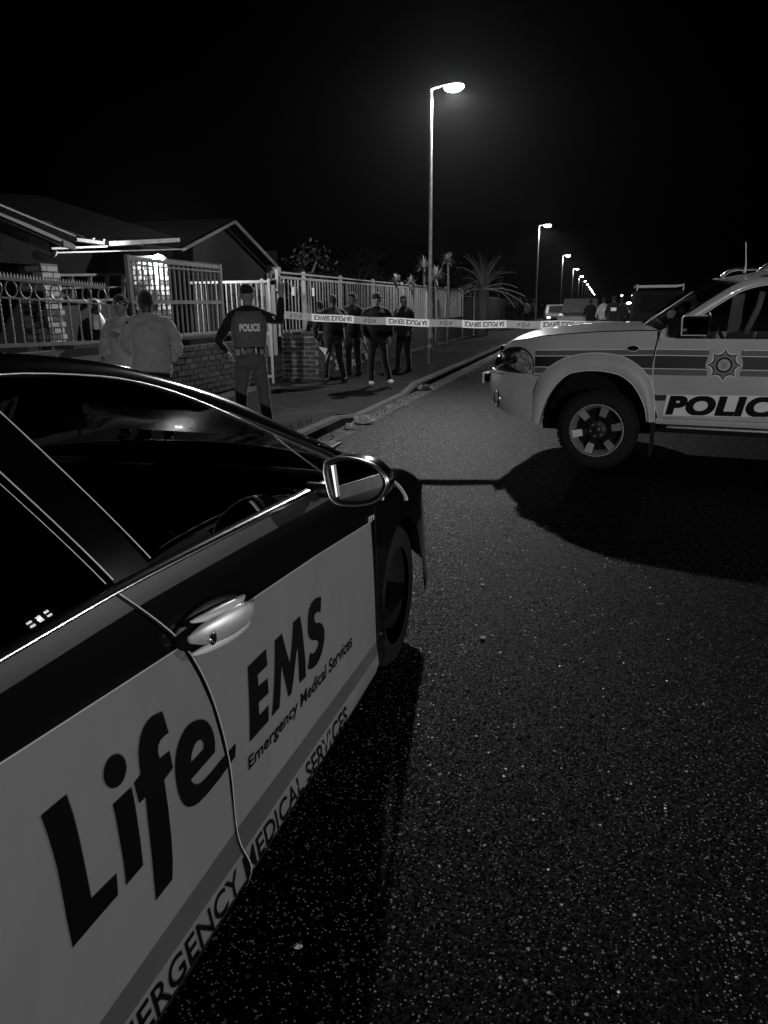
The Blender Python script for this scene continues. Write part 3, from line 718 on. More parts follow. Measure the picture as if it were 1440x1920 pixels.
# cabin: dashboard, steering wheel, two front seats, rear bench
g = G(); rows = []
for k in range(13):
    s = k / 12; x = lerp(-.95, -2.37, s); b = .05 * math.sin(PI * s); rows.append([(x, 2.12, .62), (x, 2.10 + b, .84), (x, 2.2 + b, .95), (x, 2.4, .97), (x, 2.75, .93)])
g.grid(rows); g.obj('dashboard', M['interior'], car, True)
g = G(); g.rings([(-1.25, 2.27, .93, .20, .11), (-1.25, 2.25, .985, .19, .1), (-1.25, 2.24, 1.0, .14, .07)], 20); g.obj('instrument_hood', M['plastic'], car, True)
sm = Matrix.Rotation(R(-22), 3, 'X')
g = G(); g.tube([Vector((-1.25, 1.98, .90)) + sm @ Vector((.185 * math.cos(2 * PI * k / 36), 0, .185 * math.sin(2 * PI * k / 36))) for k in range(37)], .015, 8)
for a in (90 + 90, 0, 270): g.tube([Vector((-1.25, 1.99, .90)), Vector((-1.25, 1.98, .90)) + sm @ Vector((.18 * math.cos(R(a)), 0, .18 * math.sin(R(a))))], .014, 6)
g.ball((-1.25, 1.99, .90), (.06, .03, .05)); g.obj('steering_wheel', M['interior'], car, True)
for sx_ in (-1.25, -2.07):
    g = G(); g.rings([(sx_, 1.38, .38, .23, .24), (sx_, 1.38, .5, .25, .26), (sx_, 1.38, .56, .21, .22)], 20, 3.5)
    g.rings([(sx_, 1.17, .5, .21, .07), (sx_, 1.12, .7, .24, .08), (sx_, 1.05, .95, .235, .075), (sx_, 1.01, 1.08, .17, .06)], 20, 3.)
    s_ = g.obj('front_seat', M['seat'], car, True)
    G().rings([(sx_, .99, 1.10, .07, .03), (sx_, .98, 1.13, .125, .045), (sx_, .965, 1.25, .115, .045), (sx_, .96, 1.28, .07, .03)], 16, 2.6).obj('headrest', M['seat'], s_, True)
g = G(); g.rings([(CXC, .42, .4, .6, .22), (CXC, .42, .52, .62, .24)], 24, 4); g.rings([(CXC, .16, .5, .6, .07), (CXC, .05, 1.05, .58, .06)], 24, 4); g.obj('rear_seat', M['seat'], car, True)
g = G(); g.box((CXC, 2.02, 1.26), (.2, .02, .055)); g.obj('cabin_mirror', M['plastic'], car, bevel=.01)

# ------------------------------------------------------------------ the police vehicle, right
TH = R(8); PD = Vector((math.cos(TH), -math.sin(TH), 0)); PN = Vector((math.sin(TH), math.cos(TH), 0)); P0 = Vector((.04, 7.38, 0))
pv = empty('police_vehicle', 'white police off-road vehicle with dark side stripes and star badge, parked across the road', 'police vehicle', P0, -TH)
def pl(x, y, off=0.):
    r = ray(x, y); Q = P0 + PN * off; t = ((Q - Vector((0, 0, H))).dot(PN)) / r.dot(PN); p = Vector((0, 0, H)) + r * t; return ((p - P0).dot(PD), p.z)
VW = 1.82
# plan path of the nose, from door line round to the middle of the front
def nosey(x, z=.8):
    """inset of the side skin from the side plane"""
    tum = .02 * clamp((z - 1.0) / .3) + .015 * clamp((.6 - z) / .3)
    if x > -.45: return tum
    t = clamp((-.45 - x) / .62); return tum + .62 * (1 - (1 - t ** 2.2) ** (1 / 2.2))
PH = [(-1.07, 1.0), (-1.0, 1.12), (-.93, 1.17), (-.75, 1.215), (-.5, 1.252), (-.1, 1.285), (.3, 1.30), (.5, 1.30)]     # fender top edge
PB = [(-1.07, .60), (-1.03, .54), (-.94, .505), (-.85, .48), (-.66, .44), (-.55, .41)]
ARC = [(-.553, .407), (-.53, .52), (-.509, .592), (-.47, .69), (-.415, .776), (-.35, .85), (-.27, .907), (-.16, .932), (-.05, .94), (.07, .93), (.17, .908), (.25, .865), (.32, .80), (.375, .72), (.418, .632), (.44, .56), (.453, .484)]
FLA = [(-.66, .44), (-.65, .6), (-.62, .75), (-.56, .88), (-.45, .98), (-.329, 1.05), (-.2, 1.085), (-.06, 1.10), (.07, 1.095), (.181, 1.075), (.28, 1.03), (.352, .98), (.42, .91), (.466, .84), (.5, .7), (.515, .56), (.52, .48)]
def curve_pts(tab, n):
    c = catmull([(a, b, 0) for a, b in tab], 5); return [(p.x, p.y) for p in c]
fa = curve_pts(FLA, 5)
def fl_z(x):
    zs = [z for (X0, z) in fa if abs(X0 - x) < .03]
    return None
def arch_top(x, tab):
    if x <= tab[0][0] or x >= tab[-1][0]: return 0
    return interp(tab, x)
# fender skin above/around the flare
g = G(); xs = [-1.069 + .012 * i for i in range(40)] + [-.585 + .0225 * i for i in range(48)]
xs = [x for x in xs if x < .478] + [.478]
rows = []
for x in xs:
    zb = max(interp(PB, x) if x < -.55 else .5, arch_top(x, [(-.655, .44)] + FLA[1:-1] + [(.521, .5)]) - .03); zt = sinterp(PH, x)
    rows.append([(x, nosey(x, lerp(zb, zt, i / 10)), lerp(zb, zt, i / 10)) for i in range(11)])
g.grid(rows)
fr = rows[0]; cen = [(x - .04, VW / 2, z) for x, y, z in fr]; rows2 = [fr]
for k in range(1, 7): rows2.append([tuple(Vector(a).lerp(Vector((a[0] - .04 * math.sin(PI / 2 * k / 6) , VW / 2, a[2])), k / 6)) for a in fr])
rows2 = [[(lerp(a[0], a[0] - .04, math.sin(PI / 2 * k / 6)), lerp(a[1], VW / 2, k / 6), a[2]) for a in fr] for k in range(7)]
g.grid(rows2)
g.obj('front_wing', M['white'], pv, True, 50)
# flare ring
g = G(); aa = curve_pts(ARC, 5); n_ = min(len(aa), len(fa)); rows = []
for k in range(70):
    t = k / 69; ia = t * (len(aa) - 1); jf = t * (len(fa) - 1)
    A_ = Vector((*aa[int(ia)], 0)).lerp(Vector((*aa[min(len(aa) - 1, int(ia) + 1)], 0)), ia % 1); B_ = Vector((*fa[int(jf)], 0)).lerp(Vector((*fa[min(len(fa) - 1, int(jf) + 1)], 0)), jf % 1)
    row = [(A_.x, .10, A_.y), (A_.x, -.028 + nosey(A_.x) * .8, A_.y)]
    for s in (.3, .6, .85): 
        q = A_.lerp(B_, s); row.append((q.x, nosey(q.x) - .045 * (1 - s ** 2.2) ** .8 - .004, q.y))
    row.append((B_.x, nosey(B_.x) - .004, B_.y)); row.append((B_.x, nosey(B_.x) + .02, B_.y)); rows.append(row)
g.grid(rows); g.obj('wheel_arch_flare', M['whitetrim'], pv, True, 50)
ed = [(a, -.03 + nosey(a) * .8, b) for a, b in aa]; G().tube(ed, .004, 6).obj('arch_lip', M['edge'], pv, True)
G().tube([(a, nosey(a) - .003, b) for a, b in fa if a > -.5], .0045, 6).obj('flare_edge', M['edge'], pv, True)
# wheel well
g = G(); rows = [[(a * .97, .06, b - .005), (a * .97, .42, b - .005)] for a, b in aa]; g.grid(rows); g.box((-.05, .44, .65), (1.1, .02, .7)); g.obj('wheel_well', M['ink'], pv)
# bonnet
g = G(); rows = []
for j in range(24):
    x = lerp(-1.0, .5, j / 23); row = []
    for k in range(17):
        s = k / 16; q = 1 - abs(2 * s - 1) ** 3.2; yn = nosey(x) + .01
        zt = sinterp(PH, x); zc = sinterp([(-1.09, 1.02), (-1.0, 1.15), (-.9, 1.225), (-.72, 1.292), (-.44, 1.335), (-.12, 1.352), (.3, 1.36), (.5, 1.36)], x - .05 * q)
        row.append((x - .06 * q - (.10 * q if j == 23 else 0), lerp(yn, VW - yn, s), lerp(zt, max(zt, zc), q)))
    rows.append(row)
g.grid(rows); g.obj('bonnet', M['white'], pv, True)
g = G(); g.tube([(x, nosey(x) + .012, sinterp(PH, x) + .004) for x in [lerp(-.9, .48, k / 30) for k in range(31)]], .005, 6); g.obj('bonnet_shut_line', M['ink'], pv, True)
# stripes along the wing
def pstripe(name, za, zb, x0, x1, m, n=40, off=-.0035):
    g = G(); rows = []
    for k in range(n + 1):
        x = lerp(x0, x1, k / n); a, b = za(x), zb(x)
        cut = arch_top(x, FLA)
        a = max(a, cut + .004) if cut else a
        if a >= b: a = b - .0005
        rows.append([(x, nosey(x, lerp(a, b, i / 2)) + off, lerp(a, b, i / 2)) for i in range(3)])
    g.grid(rows); return g.obj(name, m, pv, True)
SA = lambda x: interp([(-.62, 1.118), (.46, 1.141), (2, 1.142)], x); SB = lambda x: interp([(-.62, 1.062), (.46, 1.088), (2, 1.09)], x)
SC_ = lambda x: interp([(-.62, .96), (.46, .969), (2, .976)], x); SD = lambda x: interp([(-.62, .90), (.46, .911), (2, .925)], x)
for x0, x1 in ((-.62, .462), (.475, .925), (1.19, 1.55), (1.56, 2.5)):
    pstripe('side_stripe', SB, SA, x0, x1, M['pgrey'])
    pstripe('side_stripe', SC_, SB, x0, x1 + (.0 if x1 < .8 else -.0), M['pdark'])
    pstripe('side_stripe', SD, SC_, x0, x1, M['pgrey'])
    for f in (SA, SB, SC_):
        pstripe('stripe_piping', lambda x: f(x) - .0035, lambda x: f(x) + .0035, x0, x1, M['plight'], off=-.0045)
# doors
def pdoor(x0, x1, name):
    g = G(); rows = []
    nx = 24
    for j in range(nx + 1):
        u = j / nx; row = []
        for i in range(13):
            z = lerp(.525, 1.235, i / 12); xa = x0(z); x = lerp(xa, x1(z), u)
            row.append((x, nosey(x, z) + .012 * (abs(z - .85) / .35) ** 2.5 - .0, z))
        rows.append(row)
    g.grid(rows); return g.obj(name, M['white'], pv, True)
DL = [(.50, .545), (.56, .525), (.635, .498), (.8, .468), (.925, .46), (1.093, .465), (1.2, .482), (1.30, .503)]
dl = lambda z: sinterp(DL, z)
pdoor(lambda z: dl(z) + .006, lambda z: 1.552, 'front_door'); pdoor(lambda z: 1.56, lambda z: 2.45, 'rear_door')
G().tube([(dl(z), .006, z) for z in [lerp(.5, 1.3, k / 30) for k in range(31)]], .005, 6).obj('door_gap', M['ink'], pv, True)
G().tube([(dl(z) + .011, -.001, z) for z in [lerp(.52, 1.29, k / 30) for k in range(31)]], .0035, 6).obj('door_edge_highlight', M['edge'], pv, True)  # pale line painted in as the highlight on the door edge
# rear body behind the doors
g = G(); rows = []
for j in range(30):
    x = lerp(2.45, 3.7, j / 29); zb = max(.5, .37 + math.sqrt(max(0, .46 ** 2 - (x - 2.75) ** 2)) if abs(x - 2.75) < .46 else .5)
    rows.append([(x, .02 + (.25 * clamp((x - 3.4) / .3) ** 2), lerp(zb, 1.25, i / 5)) for i in range(6)])
g.grid(rows); g.obj('rear_side_panel', M['white'], pv, True)
G().box((3.72, VW / 2, .85), (.08, VW - .5, .8)).obj('tailgate', M['white'], pv)
# far side and floor
g = G(); rows = [[(x, VW - nosey(x, z), z) for z in (.5, .8, 1.0, min(1.24, sinterp(PH, x)))] for x in [lerp(-1.06, 3.7, k / 40) for k in range(41)]]; g.grid(rows); g.obj('far_side_panel', M['white'], pv, True)
G().box((1.65, VW / 2, .42), (3.8, VW - .5, .14)).obj('chassis', M['ink'], pv)
# white lettering panel along the bottom, POLICE, small dark tab
PT = lambda x: interp([(.4, .742), (1.45, .745)], x); PBt = lambda x: interp([(.4, .528), (1.45, .556), (2.5, .58)], x)
def pplate(name, poly, m, off):
    g = G(); vs, fs = poly2d([poly]); g.add([(a, nosey(a, b) + .012 * (abs(b - .85) / .35) ** 2.5 + off, b) for a, b in vs], fs); return g.obj(name, m, pv)
q = [pl(*p) for p in ((1248, 741), (1244, 781))]
g = G(); rows = []
for k in range(31):
    x = lerp(.585, 1.70, k / 30); a = interp([(.6, .545), (1.45, .567)], x); b = interp([(.6, .737), (1.45, .757)], x)
    rows.append([(x + .02 * (i / 4), nosey(x, 1) + .012 * (abs(lerp(a, b, i / 4) - .85) / .35) ** 2.5 - .003, lerp(a, b, i / 4)) for i in range(5)])
g.grid(rows); g.obj('lettering_plate', M['plight'], pv, True)
pplate('dark_tab', [(.505, .678), (.598, .682), (.606, .733), (.500, .73)], M['pdark'], -.005)
tv, tf = text2d('POLICE', .06, 1.08)
def bow(z): return .012 * (abs(z - .85) / .35) ** 2.5
def plet(x, v): 
    xx = lerp(.607, 1.63, x) + .03 * v / .7; z = lerp(.562 + .02 * x, .722 + .022 * x, clamp(v / .7, -.05, 1.05)); return (xx, bow(z) - .0055, z)
g = G(); g.add([plet(x, v) for x, v in tv], tf); g.obj('lettering', M['ink'], pv)
# star badge
def star(ro, ri, n=8, c=(1.056, 1.012), curve=.5):
    pts = []
    for k in range(n):
        a0 = PI / 2 + 2 * PI * k / n; a1 = a0 + 2 * PI / n
        p0 = Vector((math.cos(a0) * ro, math.sin(a0) * ro)); p2 = Vector((math.cos(a1) * ro, math.sin(a1) * ro)); am = (a0 + a1) / 2
        pm = Vector((math.cos(am) * ri, math.sin(am) * ri))
        for i in range(6):
            t = i / 6; qv = (1 - t) ** 2 * p0 + 2 * t * (1 - t) * pm + t * t * p2; pts.append((c[0] + qv.x, c[1] + qv.y))
    return pts
def circ(r, c=(1.056, 1.012), n=40): return [(c[0] + r * math.cos(2 * PI * k / n), c[1] + r * math.sin(2 * PI * k / n)) for k in range(n)]
def plane_piece(name, loops, m, off, par):
    vs, fs = poly2d(loops); g = G(); g.add([(a, off + bow(b), b) for a, b in vs], fs); return g.obj(name, m, par)
bd = plane_piece('badge', [circ(.15)], M['white'], -.0042, pv)
plane_piece('star_halo', [star(.152, .075)], M['plight'], -.0052, bd)
plane_piece('star_outline', [star(.14, .064)], M['ink'], -.0062, bd)
plane_piece('star_face', [star(.125, .055)], mat('badge_grey', .2, .4), -.0072, bd)
plane_piece('ring', [circ(.066), circ(.052)], M['ink'], -.0082, bd)
plane_piece('ring', [circ(.051)], M['white'], -.0081, bd)
g = G()
for a, b in (((-.03, .025), (-.012, .0)), ((.03, .025), (.012, 0)), ((-.035, -.02), (-.01, -.008)), ((.035, -.02), (.01, -.008)), ((-.012, .03), (-.006, 0)), ((.012, .03), (.006, 0)), ((0, -.035), (0, .012)), ((-.02, .0), (.02, .0)), ((-.018, -.03), (-.008, -.01)), ((.018, -.03), (.008, -.01))):
    g.beam((1.056 + a[0], -.009, 1.012 + a[1]), (1.056 + b[0], -.009, 1.012 + b[1]), .002, .006, (0, 1, 0))
g.obj('badge_figure', M['ink'], bd)
# sill and step
g = G(); rows = []
for k in range(21):
    x = lerp(.53, 2.45, k / 20); rows.append([(x, .03, .526), (x, -.012, .52), (x, -.016, .495), (x, -.004, .468), (x, .05, .46)])
g.grid(rows); g.obj('sill', M['white'], pv, True, 40)
g = G(); g.beam((.62, .03, .44), (2.4, .03, .44), .06, .03); g.obj('side_step', M['satin'], pv, bevel=.008)
g = G(); g.box((.50, .12, .32), (.02, .26, .34)); g.obj('mud_flap', M['rubber'], pv)
# indicator
ic = pl(1187, 653); ind = G().ball((ic[0], -.006, ic[1]), (.052, .012, .024)).obj('indicator', M['glass'], pv, True)
G().tube([(ic[0] + .054 * math.cos(a), -.006, ic[1] + .026 * math.sin(a)) for a in [2 * PI * k / 24 for k in range(25)]], .004, 6).obj('indicator_bezel', M['edge'], ind, True)
# headlamp cluster wrapping the corner
LPX = [(928, 690), (930, 678), (934, 668), (941, 659), (952, 653), (966, 651), (980, 653), (991, 660), (998, 670), (1001, 682), (1000, 695), (998, 703), (980, 702), (965, 700), (945, 697)]
LP = [pl(*p) for p in LPX]
LPs = [(p.x, p.y) for p in catmull([(a, b, 0) for a, b in LP + [LP[0]]], 3)][:-1]
lc = (sum(a for a, b in LPs) / len(LPs), sum(b for a, b in LPs) / len(LPs))
# back-project to the rounded nose: map nose param
def onnose(a, b, off=0.):
    x = a
    # the side-plane coordinate a is seen along the line of sight; solve for the nose surface
    lo_, hi_ = -1.068, .5
    ex = P0.dot(PD); eye = Vector((-P0.dot(PD) + 0, -P0.dot(PN), H)); tgt = Vector((a, 0, b)); d = tgt - eye
    best = None
    for k in range(400):
        X_ = lerp(-.3, -1.069, k / 399); t = (X_ - eye.x) / d.x if abs(d.x) > 1e-6 else 1
        yy = eye.y + d.y * t; e = abs(yy - nosey(X_))
        if best is None or e < best[0]: best = (e, X_, yy, eye.z + d.z * t)
    return Vector((best[1] - off * .7, best[2] - off * .7, best[3]))
LP3 = [onnose(a, b, .004) for a, b in LPs]; LC3 = onnose(lc[0], lc[1], .02)
g = G(); rings_ = [[p - Vector((.012, .012, 0)) for p in LP3], [LC3.lerp(p, .75) - Vector((.045, .045, 0)) for p in LP3], [LC3.lerp(p, .4) - Vector((.06, .06, 0)) for p in LP3], [LC3 - Vector((.062, .062, 0)) + (p - LC3) * .02 for p in LP3]]
hl = G().grid(rings_, close=True).obj('headlamp', mat_glass('headlamp_glass', .9), pv, True)
G().grid([[LC3.lerp(p, .98) - Vector((.008, .008, 0)) for p in LP3], [LC3.lerp(p, .6) - Vector((.022, .022, 0)) for p in LP3], [LC3.lerp(p, .03) - Vector((.024, .024, 0)) for p in LP3]], close=True).obj('reflector', mat('reflector', .5, .3, metal=.35, var=.8, vs=30, bump=1., bs=30), hl, True)
G().tube(LP3 + [LP3[0]], .006, 6).obj('headlamp_surround', M['ink'], hl, True)
for a, b, r_ in ((.32, .35, .035), (-.25, .1, .05)):
    c3 = LC3 + Vector((.17 * a - .03, .1 * -a - .035, .06 * b)); G().lathe([(.001, .02), (r_ * .6, .01), (r_, -.005), (r_ * 1.06, -.006)], 24, Matrix.Rotation(R(-30), 3, 'Z'), c3).obj('bulb_bowl', M['chrome'], hl, True)
# grille bars at the front corner
for k in range(5):
    z = lerp(.93, 1.10, k / 4); g = G(); g.tube([(-1.085 + .02 * (k / 4), y, z) for y in (.52, .7, VW / 2, VW - .6)], .012, 6); g.obj('grille_bar', M['chrome'], pv, True)
G().box((-1.07, VW / 2, 1.02), (.05, .8, .22)).obj('grille_backing', M['ink'], pv)
# bumper: lower nose skin, proud of the wing
BT = lambda x: interp([(-1.09, .905), (-.6, .885)], x)
g = G(); rows = []
def nb(x): 
    t = clamp((-.5 - x) / .68); return -.02 + .66 * (1 - (1 - t ** 2.2) ** (1 / 2.2))
for k in range(41):
    x = -.62 - .55 * math.sin(PI / 2 * k / 40); zb = sinterp([(-1.17, .66), (-1.12, .60), (-1.04, .545), (-.944, .50), (-.85, .475), (-.7, .452), (-.6, .43)], x); zt = BT(x)
    row = [(x + .03, nb(x) + .05, zb - .01)]
    for i in range(9):
        v = i / 8; bul = .03 * math.sin(PI * clamp(v * 1.05)) ; row.append((x - bul * .6 * clamp((-x - .7) / .3), nb(x) - bul * .5, lerp(zb, zt, v)))
    row.append((x + .03, nb(x) + .05, zt + .004)); rows.append(row)
rows.append([(p[0] - .03, VW / 2, p[2]) for p in rows[-1]])
g.grid(rows); bp_ = g.obj('bumper', M['whitetrim'], pv, True, 50)
rows = [[(x, VW - y, z) for x, y, z in r] for r in rows]; G().grid(rows).obj('bumper_far_half', M['whitetrim'], pv, True, 50)
fc = onnose(*pl(947, 746), .10); m_ = Matrix.Rotation(R(-52), 3, 'Z')
fo = G().lathe([(.001, .005), (.03, .01), (.055, -.004), (.062, -.006), (.066, .01)], 28, Matrix.Diagonal((1, 1, 1.35)) @ m_, (0, 0, 0))
fo.v = [tuple(Vector(v) + fc) for v in fo.v]; fo.obj('fog_lamp', M['lamp_glass'], bp_, True)
G().box(onnose(*pl(985, 722), .012), (.07, .012, .05), R(-30)).obj('bumper_vent', M['ink'], bp_)
g = G(); g.tube([onnose(*pl(x, y), .02) for x, y in ((926, 698), (960, 703), (1000, 705), (1015, 704))], .004, 6); g.obj('bumper_seam', M['ink'], bp_, True)
for px_, py_ in ((960, 718), (957, 733), (962, 760)):
    G().tube([onnose(*pl(px_, py_), .02), onnose(*pl(px_ + 26, py_ + 5), .022)], .003, 5).obj('bumper_crease', M['pgrey'], bp_)
npl = G().box((-1.25, .62, .80), (.012, .42, .11), 0).obj('number_plate', M['plight'], pv, bevel=.003)
G().box((-1.225, .62, .80), (.03, .36, .09)).obj('plate_bracket', M['ink'], npl)
G().box((-.22, VW / 2, .78), (1.25, .86, .62)).obj('engine_bay', M['ink'], pv)
G().box((-.72, VW / 2, .56), (.5, 1.1, .12)).obj('skid_plate', M['ink'], pv)
# front wheel
wc = (.0, .14, .37)
tt, mm = wheel(pv, wc, .372, .25, 'Y', rr=.64)
g = G()
for k in range(60):
    a = 2 * PI * k / 60
    for s_ in (-.085, -.03, .03, .085):
        p = Vector(wc) + Vector((.373 * math.cos(a + s_), s_, .373 * math.sin(a + s_))); g.box(p, (.014, .045, .022), 0, Matrix.Rotation(-a, 3, 'Y'))
o = g.obj('tread', M['rubber'], tt); o['kind'] = 'stuff'
rm = G().lathe([(.205, -.02), (.232, -.118), (.245, -.128), (.249, -.12), (.243, -.10)], 64, None, wc).obj('wheel_rim', M['rim'], pv, True, 40)
G().lathe([(.001, .0), (.225, .0)], 40, None, wc).obj('brake_disc', M['ink'], rm)
G().lathe([(.247, -.130), (.2505, -.131), (.2505, -.126)], 64, None, wc).obj('rim_edge', M['edge'], rm, True)
for k in range(6):
    a = 2 * PI * k / 6 + R(12)
    g = G(); u = Vector((math.cos(a), 0, math.sin(a))); v = Vector((-math.sin(a), 0, math.cos(a)))
    def sp(r, s, y): return tuple(Vector(wc) + u * r + v * s + Vector((0, y, 0)))
    g.add([sp(.09, -.032, -.06), sp(.09, .032, -.06), sp(.135, .034, -.095), sp(.135, -.034, -.095), sp(.236, .042, -.112), sp(.236, -.042, -.112), sp(.236, .042, -.05), sp(.236, -.042, -.05), sp(.09, -.03, -.02), sp(.09, .03, -.02)],
          [(0, 1, 2, 3), (3, 2, 4, 5), (5, 4, 6, 7), (1, 9, 6, 4, 2), (0, 3, 5, 7, 8), (0, 8, 9, 1)])
    g.obj('spoke', M['rimdark'], rm, False, bevel=.004)
    q_ = G(); q_.add([sp(.138, .032, -.098), sp(.138, -.032, -.098), sp(.23, -.038, -.1145), sp(.23, .038, -.1145)], [(0, 1, 2, 3)]); q_.obj('spoke_face', M['rim'], rm)
    G().lathe([(.001, -.088), (.011, -.088), (.012, -.06)], 10, None, tuple(Vector(wc) + u * .062)).obj('wheel_nut', M['satin'], rm, True, 40)
hub = G().lathe([(.001, -.098), (.03, -.097), (.038, -.09), (.04, -.075), (.085, -.07), (.095, -.055), (.095, -.02)], 32, None, wc).obj('hub_cap', M['rimdark'], rm, True, 40)
for c in ((2.75, .14), (0, VW - .14), (2.75, VW - .14)):
    t2, _ = wheel(pv, (c[0], c[1], .37), .372, .25, 'Y', rr=.01)
# cabin: pillars, windscreen, roof
def P3(x, y, z): return Vector((x, y, z))
ap = [P3(.50, .0, 1.300), P3(.60, .02, 1.37), P3(.767, .05, 1.485), P3(1.02, .10, 1.66), P3(1.16, .125, 1.725), P3(1.35, .135, 1.755), P3(1.7, .14, 1.765), P3(2.6, .14, 1.765)]   # outer edge
ai = [P3(.625, -.0, 1.236), P3(.70, .02, 1.33), P3(.80, .045, 1.41), P3(1.03, .085, 1.575), P3(1.17, .11, 1.65), P3(1.36, .12, 1.688), P3(1.7, .125, 1.70), P3(2.6, .125, 1.70)]
ca, ci = catmull(ap, 6), catmull(ai, 6)
g = G(); g.grid([[a + Vector((-.03 * 0, .06, 0)), a, a.lerp(b, .15) + Vector((0, -.008, 0)), a.lerp(b, .85) + Vector((0, -.008, 0)), b, b + Vector((0, .04, 0))] for a, b in zip(ca, ci)]); g.obj('cab_frame', M['white'], pv, True, 45)
G().tube([b + Vector((0, -.006, 0)) for b in ci], .005, 6).obj('window_seal', M['edge'], pv, True)
g = G(); g.add([(.50, .004, 1.296), (.632, .004, 1.232), (.512, .004, 1.2)], [(0, 1, 2)]); g.obj('pillar_foot', M['white'], pv)
g = G(); rows = []
ws0 = [P3(.50, .04, 1.30), P3(.36, .3, 1.335), P3(.28, .6, 1.35), P3(.26, VW / 2, 1.355)]; ws1 = [P3(1.10, .15, 1.70), P3(.95, .35, 1.735), P3(.885, .6, 1.75), P3(.87, VW / 2, 1.755)]
ws0 += [P3(p.x, VW - p.y, p.z) for p in ws0[-2::-1]]; ws1 += [P3(p.x, VW - p.y, p.z) for p in ws1[-2::-1]]
w0, w1 = catmull(ws0, 4), catmull(ws1, 4)
g.grid([w0, [a.lerp(b, .5) + Vector((-.02, 0, .03)) for a, b in zip(w0, w1)], w1]); g.obj('windscreen', M['clear'], pv, True)
g = G(); roofr = []
for x in (1.10, 1.3, 1.8, 2.6, 3.3, 3.62):
    row = []
    for k in range(17):
        s = k / 16; q = 1 - abs(2 * s - 1) ** 3; xx = x - (.23 * (1 - (2 * s - 1) ** 2) if x == 1.10 else 0)
        row.append((xx, lerp(.15, VW - .15, s), (1.70 if x == 1.10 else 1.765 if x < 3.5 else 1.70) + .055 * q - (.0 if x > 1.2 else 0)))
    roofr.append(row)
g.grid(roofr); g.obj('roof', M['white'], pv, True)
g = G(); g.grid([w1, [p + Vector((.03, 0, .012)) for p in w1]]); g.obj('roof_front_trim', M['satin'], pv, True)
for y0 in (.24, VW - .24):
    g = G(); g.tube([(1.25, y0, 1.80), (1.33, y0, 1.86), (1.6, y0, 1.875), (3.1, y0, 1.875), (3.25, y0, 1.80)], .018, 8); g.obj('roof_rack_rail', M['satin'], pv, True)
g = G(); g.tube([(.95, 1.3, 1.79), (1.03, 1.3, 1.85), (1.1, 1.3, 1.862), (1.5, 1.3, 1.862)], .018, 8); g.obj('roof_rack_rail', M['satin'], pv, True)
lb = G(); lb.rings([(1.62, VW / 2, 1.88, .17, .66), (1.62, VW / 2, 1.92, .19, .7), (1.62, VW / 2, 1.99, .18, .69), (1.62, VW / 2, 2.01, .13, .62)], 32, 5.); lb = lb.obj('roof_light_bar', M['clear'], pv, True, 40)
G().box((1.62, VW / 2, 1.86), (.3, 1.1, .04)).obj('light_bar_base', M['plastic'], lb)
for k in range(6): G().box((1.60, .38 + .21 * k, 1.945), (.2, .12, .08)).obj('beacon', M['chrome'], lb, bevel=.01)
G().tube([(1.145, .45, 1.80), (1.15, .45, 1.87), (1.13, .45, 2.06)], [.012, .006, .003], 6).obj('aerial', M['edge'], pv, True)
G().tube([(.46, .35, 1.36), (.62, .36, 1.47), (.92, .37, 1.70), (.76, .37, 1.70)][:3] and [(.33, .3, 1.35), (.73, .32, 1.64)], [.006, .003], 6).obj('bonnet_aerial', M['edge'], pv, True)
# side glass with seats and bits inside
gl = [(c.x, c.z) for c in ci if c.x < 1.52]; poly = [(.625, 1.236)] + gl + [(1.52, 1.70), (1.50, 1.236)]
def pin(a, b): return (a, .03 + .11 * clamp((b - 1.236) / .46), b)
vs, fs = poly2d([poly]); G().add([pin(a, b) for a, b in vs], fs).obj('side_glass', M['clear'], pv)
vs, fs = poly2d([[(1.60, 1.236), (1.60, 1.69), (2.35, 1.69), (2.45, 1.5), (2.42, 1.236)]]); G().add([pin(a, b) for a, b in vs], fs).obj('side_glass', M['clear'], pv)
G().beam((1.56, .04, 1.22), (1.56, .145, 1.70), .02, .08, (1, 0, 0)).obj('door_pillar', M['plastic'], pv)
g = G(); rows = [[(x, VW - .05, 1.24), (x, VW - .15, 1.70)] for x in (.7, 1.5, 2.6, 3.5)]; g.grid(rows); g.obj('far_side_glass', M['clear'], pv)
g = G(); g.grid([[(2.45, .03, 1.24), (2.45, .14, 1.75)], [(3.62, .1, 1.24), (3.55, .18, 1.72)], [(3.66, VW - .1, 1.24), (3.55, VW - .18, 1.72)]]); g.obj('rear_cab_panel', M['white'], pv)
for y0 in (.50, VW - .5):
    g = G(); g.rings([(1.36, y0, .8, .26, .25), (1.36, y0, .93, .27, .26)], 20, 4)
    sb = Matrix.Rotation(R(14), 3, 'Y'); s2 = G(); s2.rings([(0, 0, 0, .07, .23), (0, 0, .3, .085, .25), (0, 0, .5, .07, .2)], 20, 3); s2.v = [tuple(sb @ Vector(v) + Vector((1.58, y0, .95))) for v in s2.v]; g.add(s2.v, s2.f)
    st = g.obj('seat', M['seat'], pv, True)
    s2 = G(); s2.rings([(0, 0, .53, .04, .08), (0, 0, .56, .055, .13), (0, 0, .68, .05, .12), (0, 0, .71, .03, .08)], 16, 2.6); s2.v = [tuple(sb @ Vector(v) + Vector((1.58, y0, .95))) for v in s2.v]; s2.obj('headrest', M['seat'], st, True)
g = G(); g.tube([(1.20, .17, 1.27), (1.28, .17, 1.5), (1.30, .18, 1.63)], .026, 8, sq=(1, .3)); g.obj('seat_belt', mat('belt_web', .25, .8), pv, True)
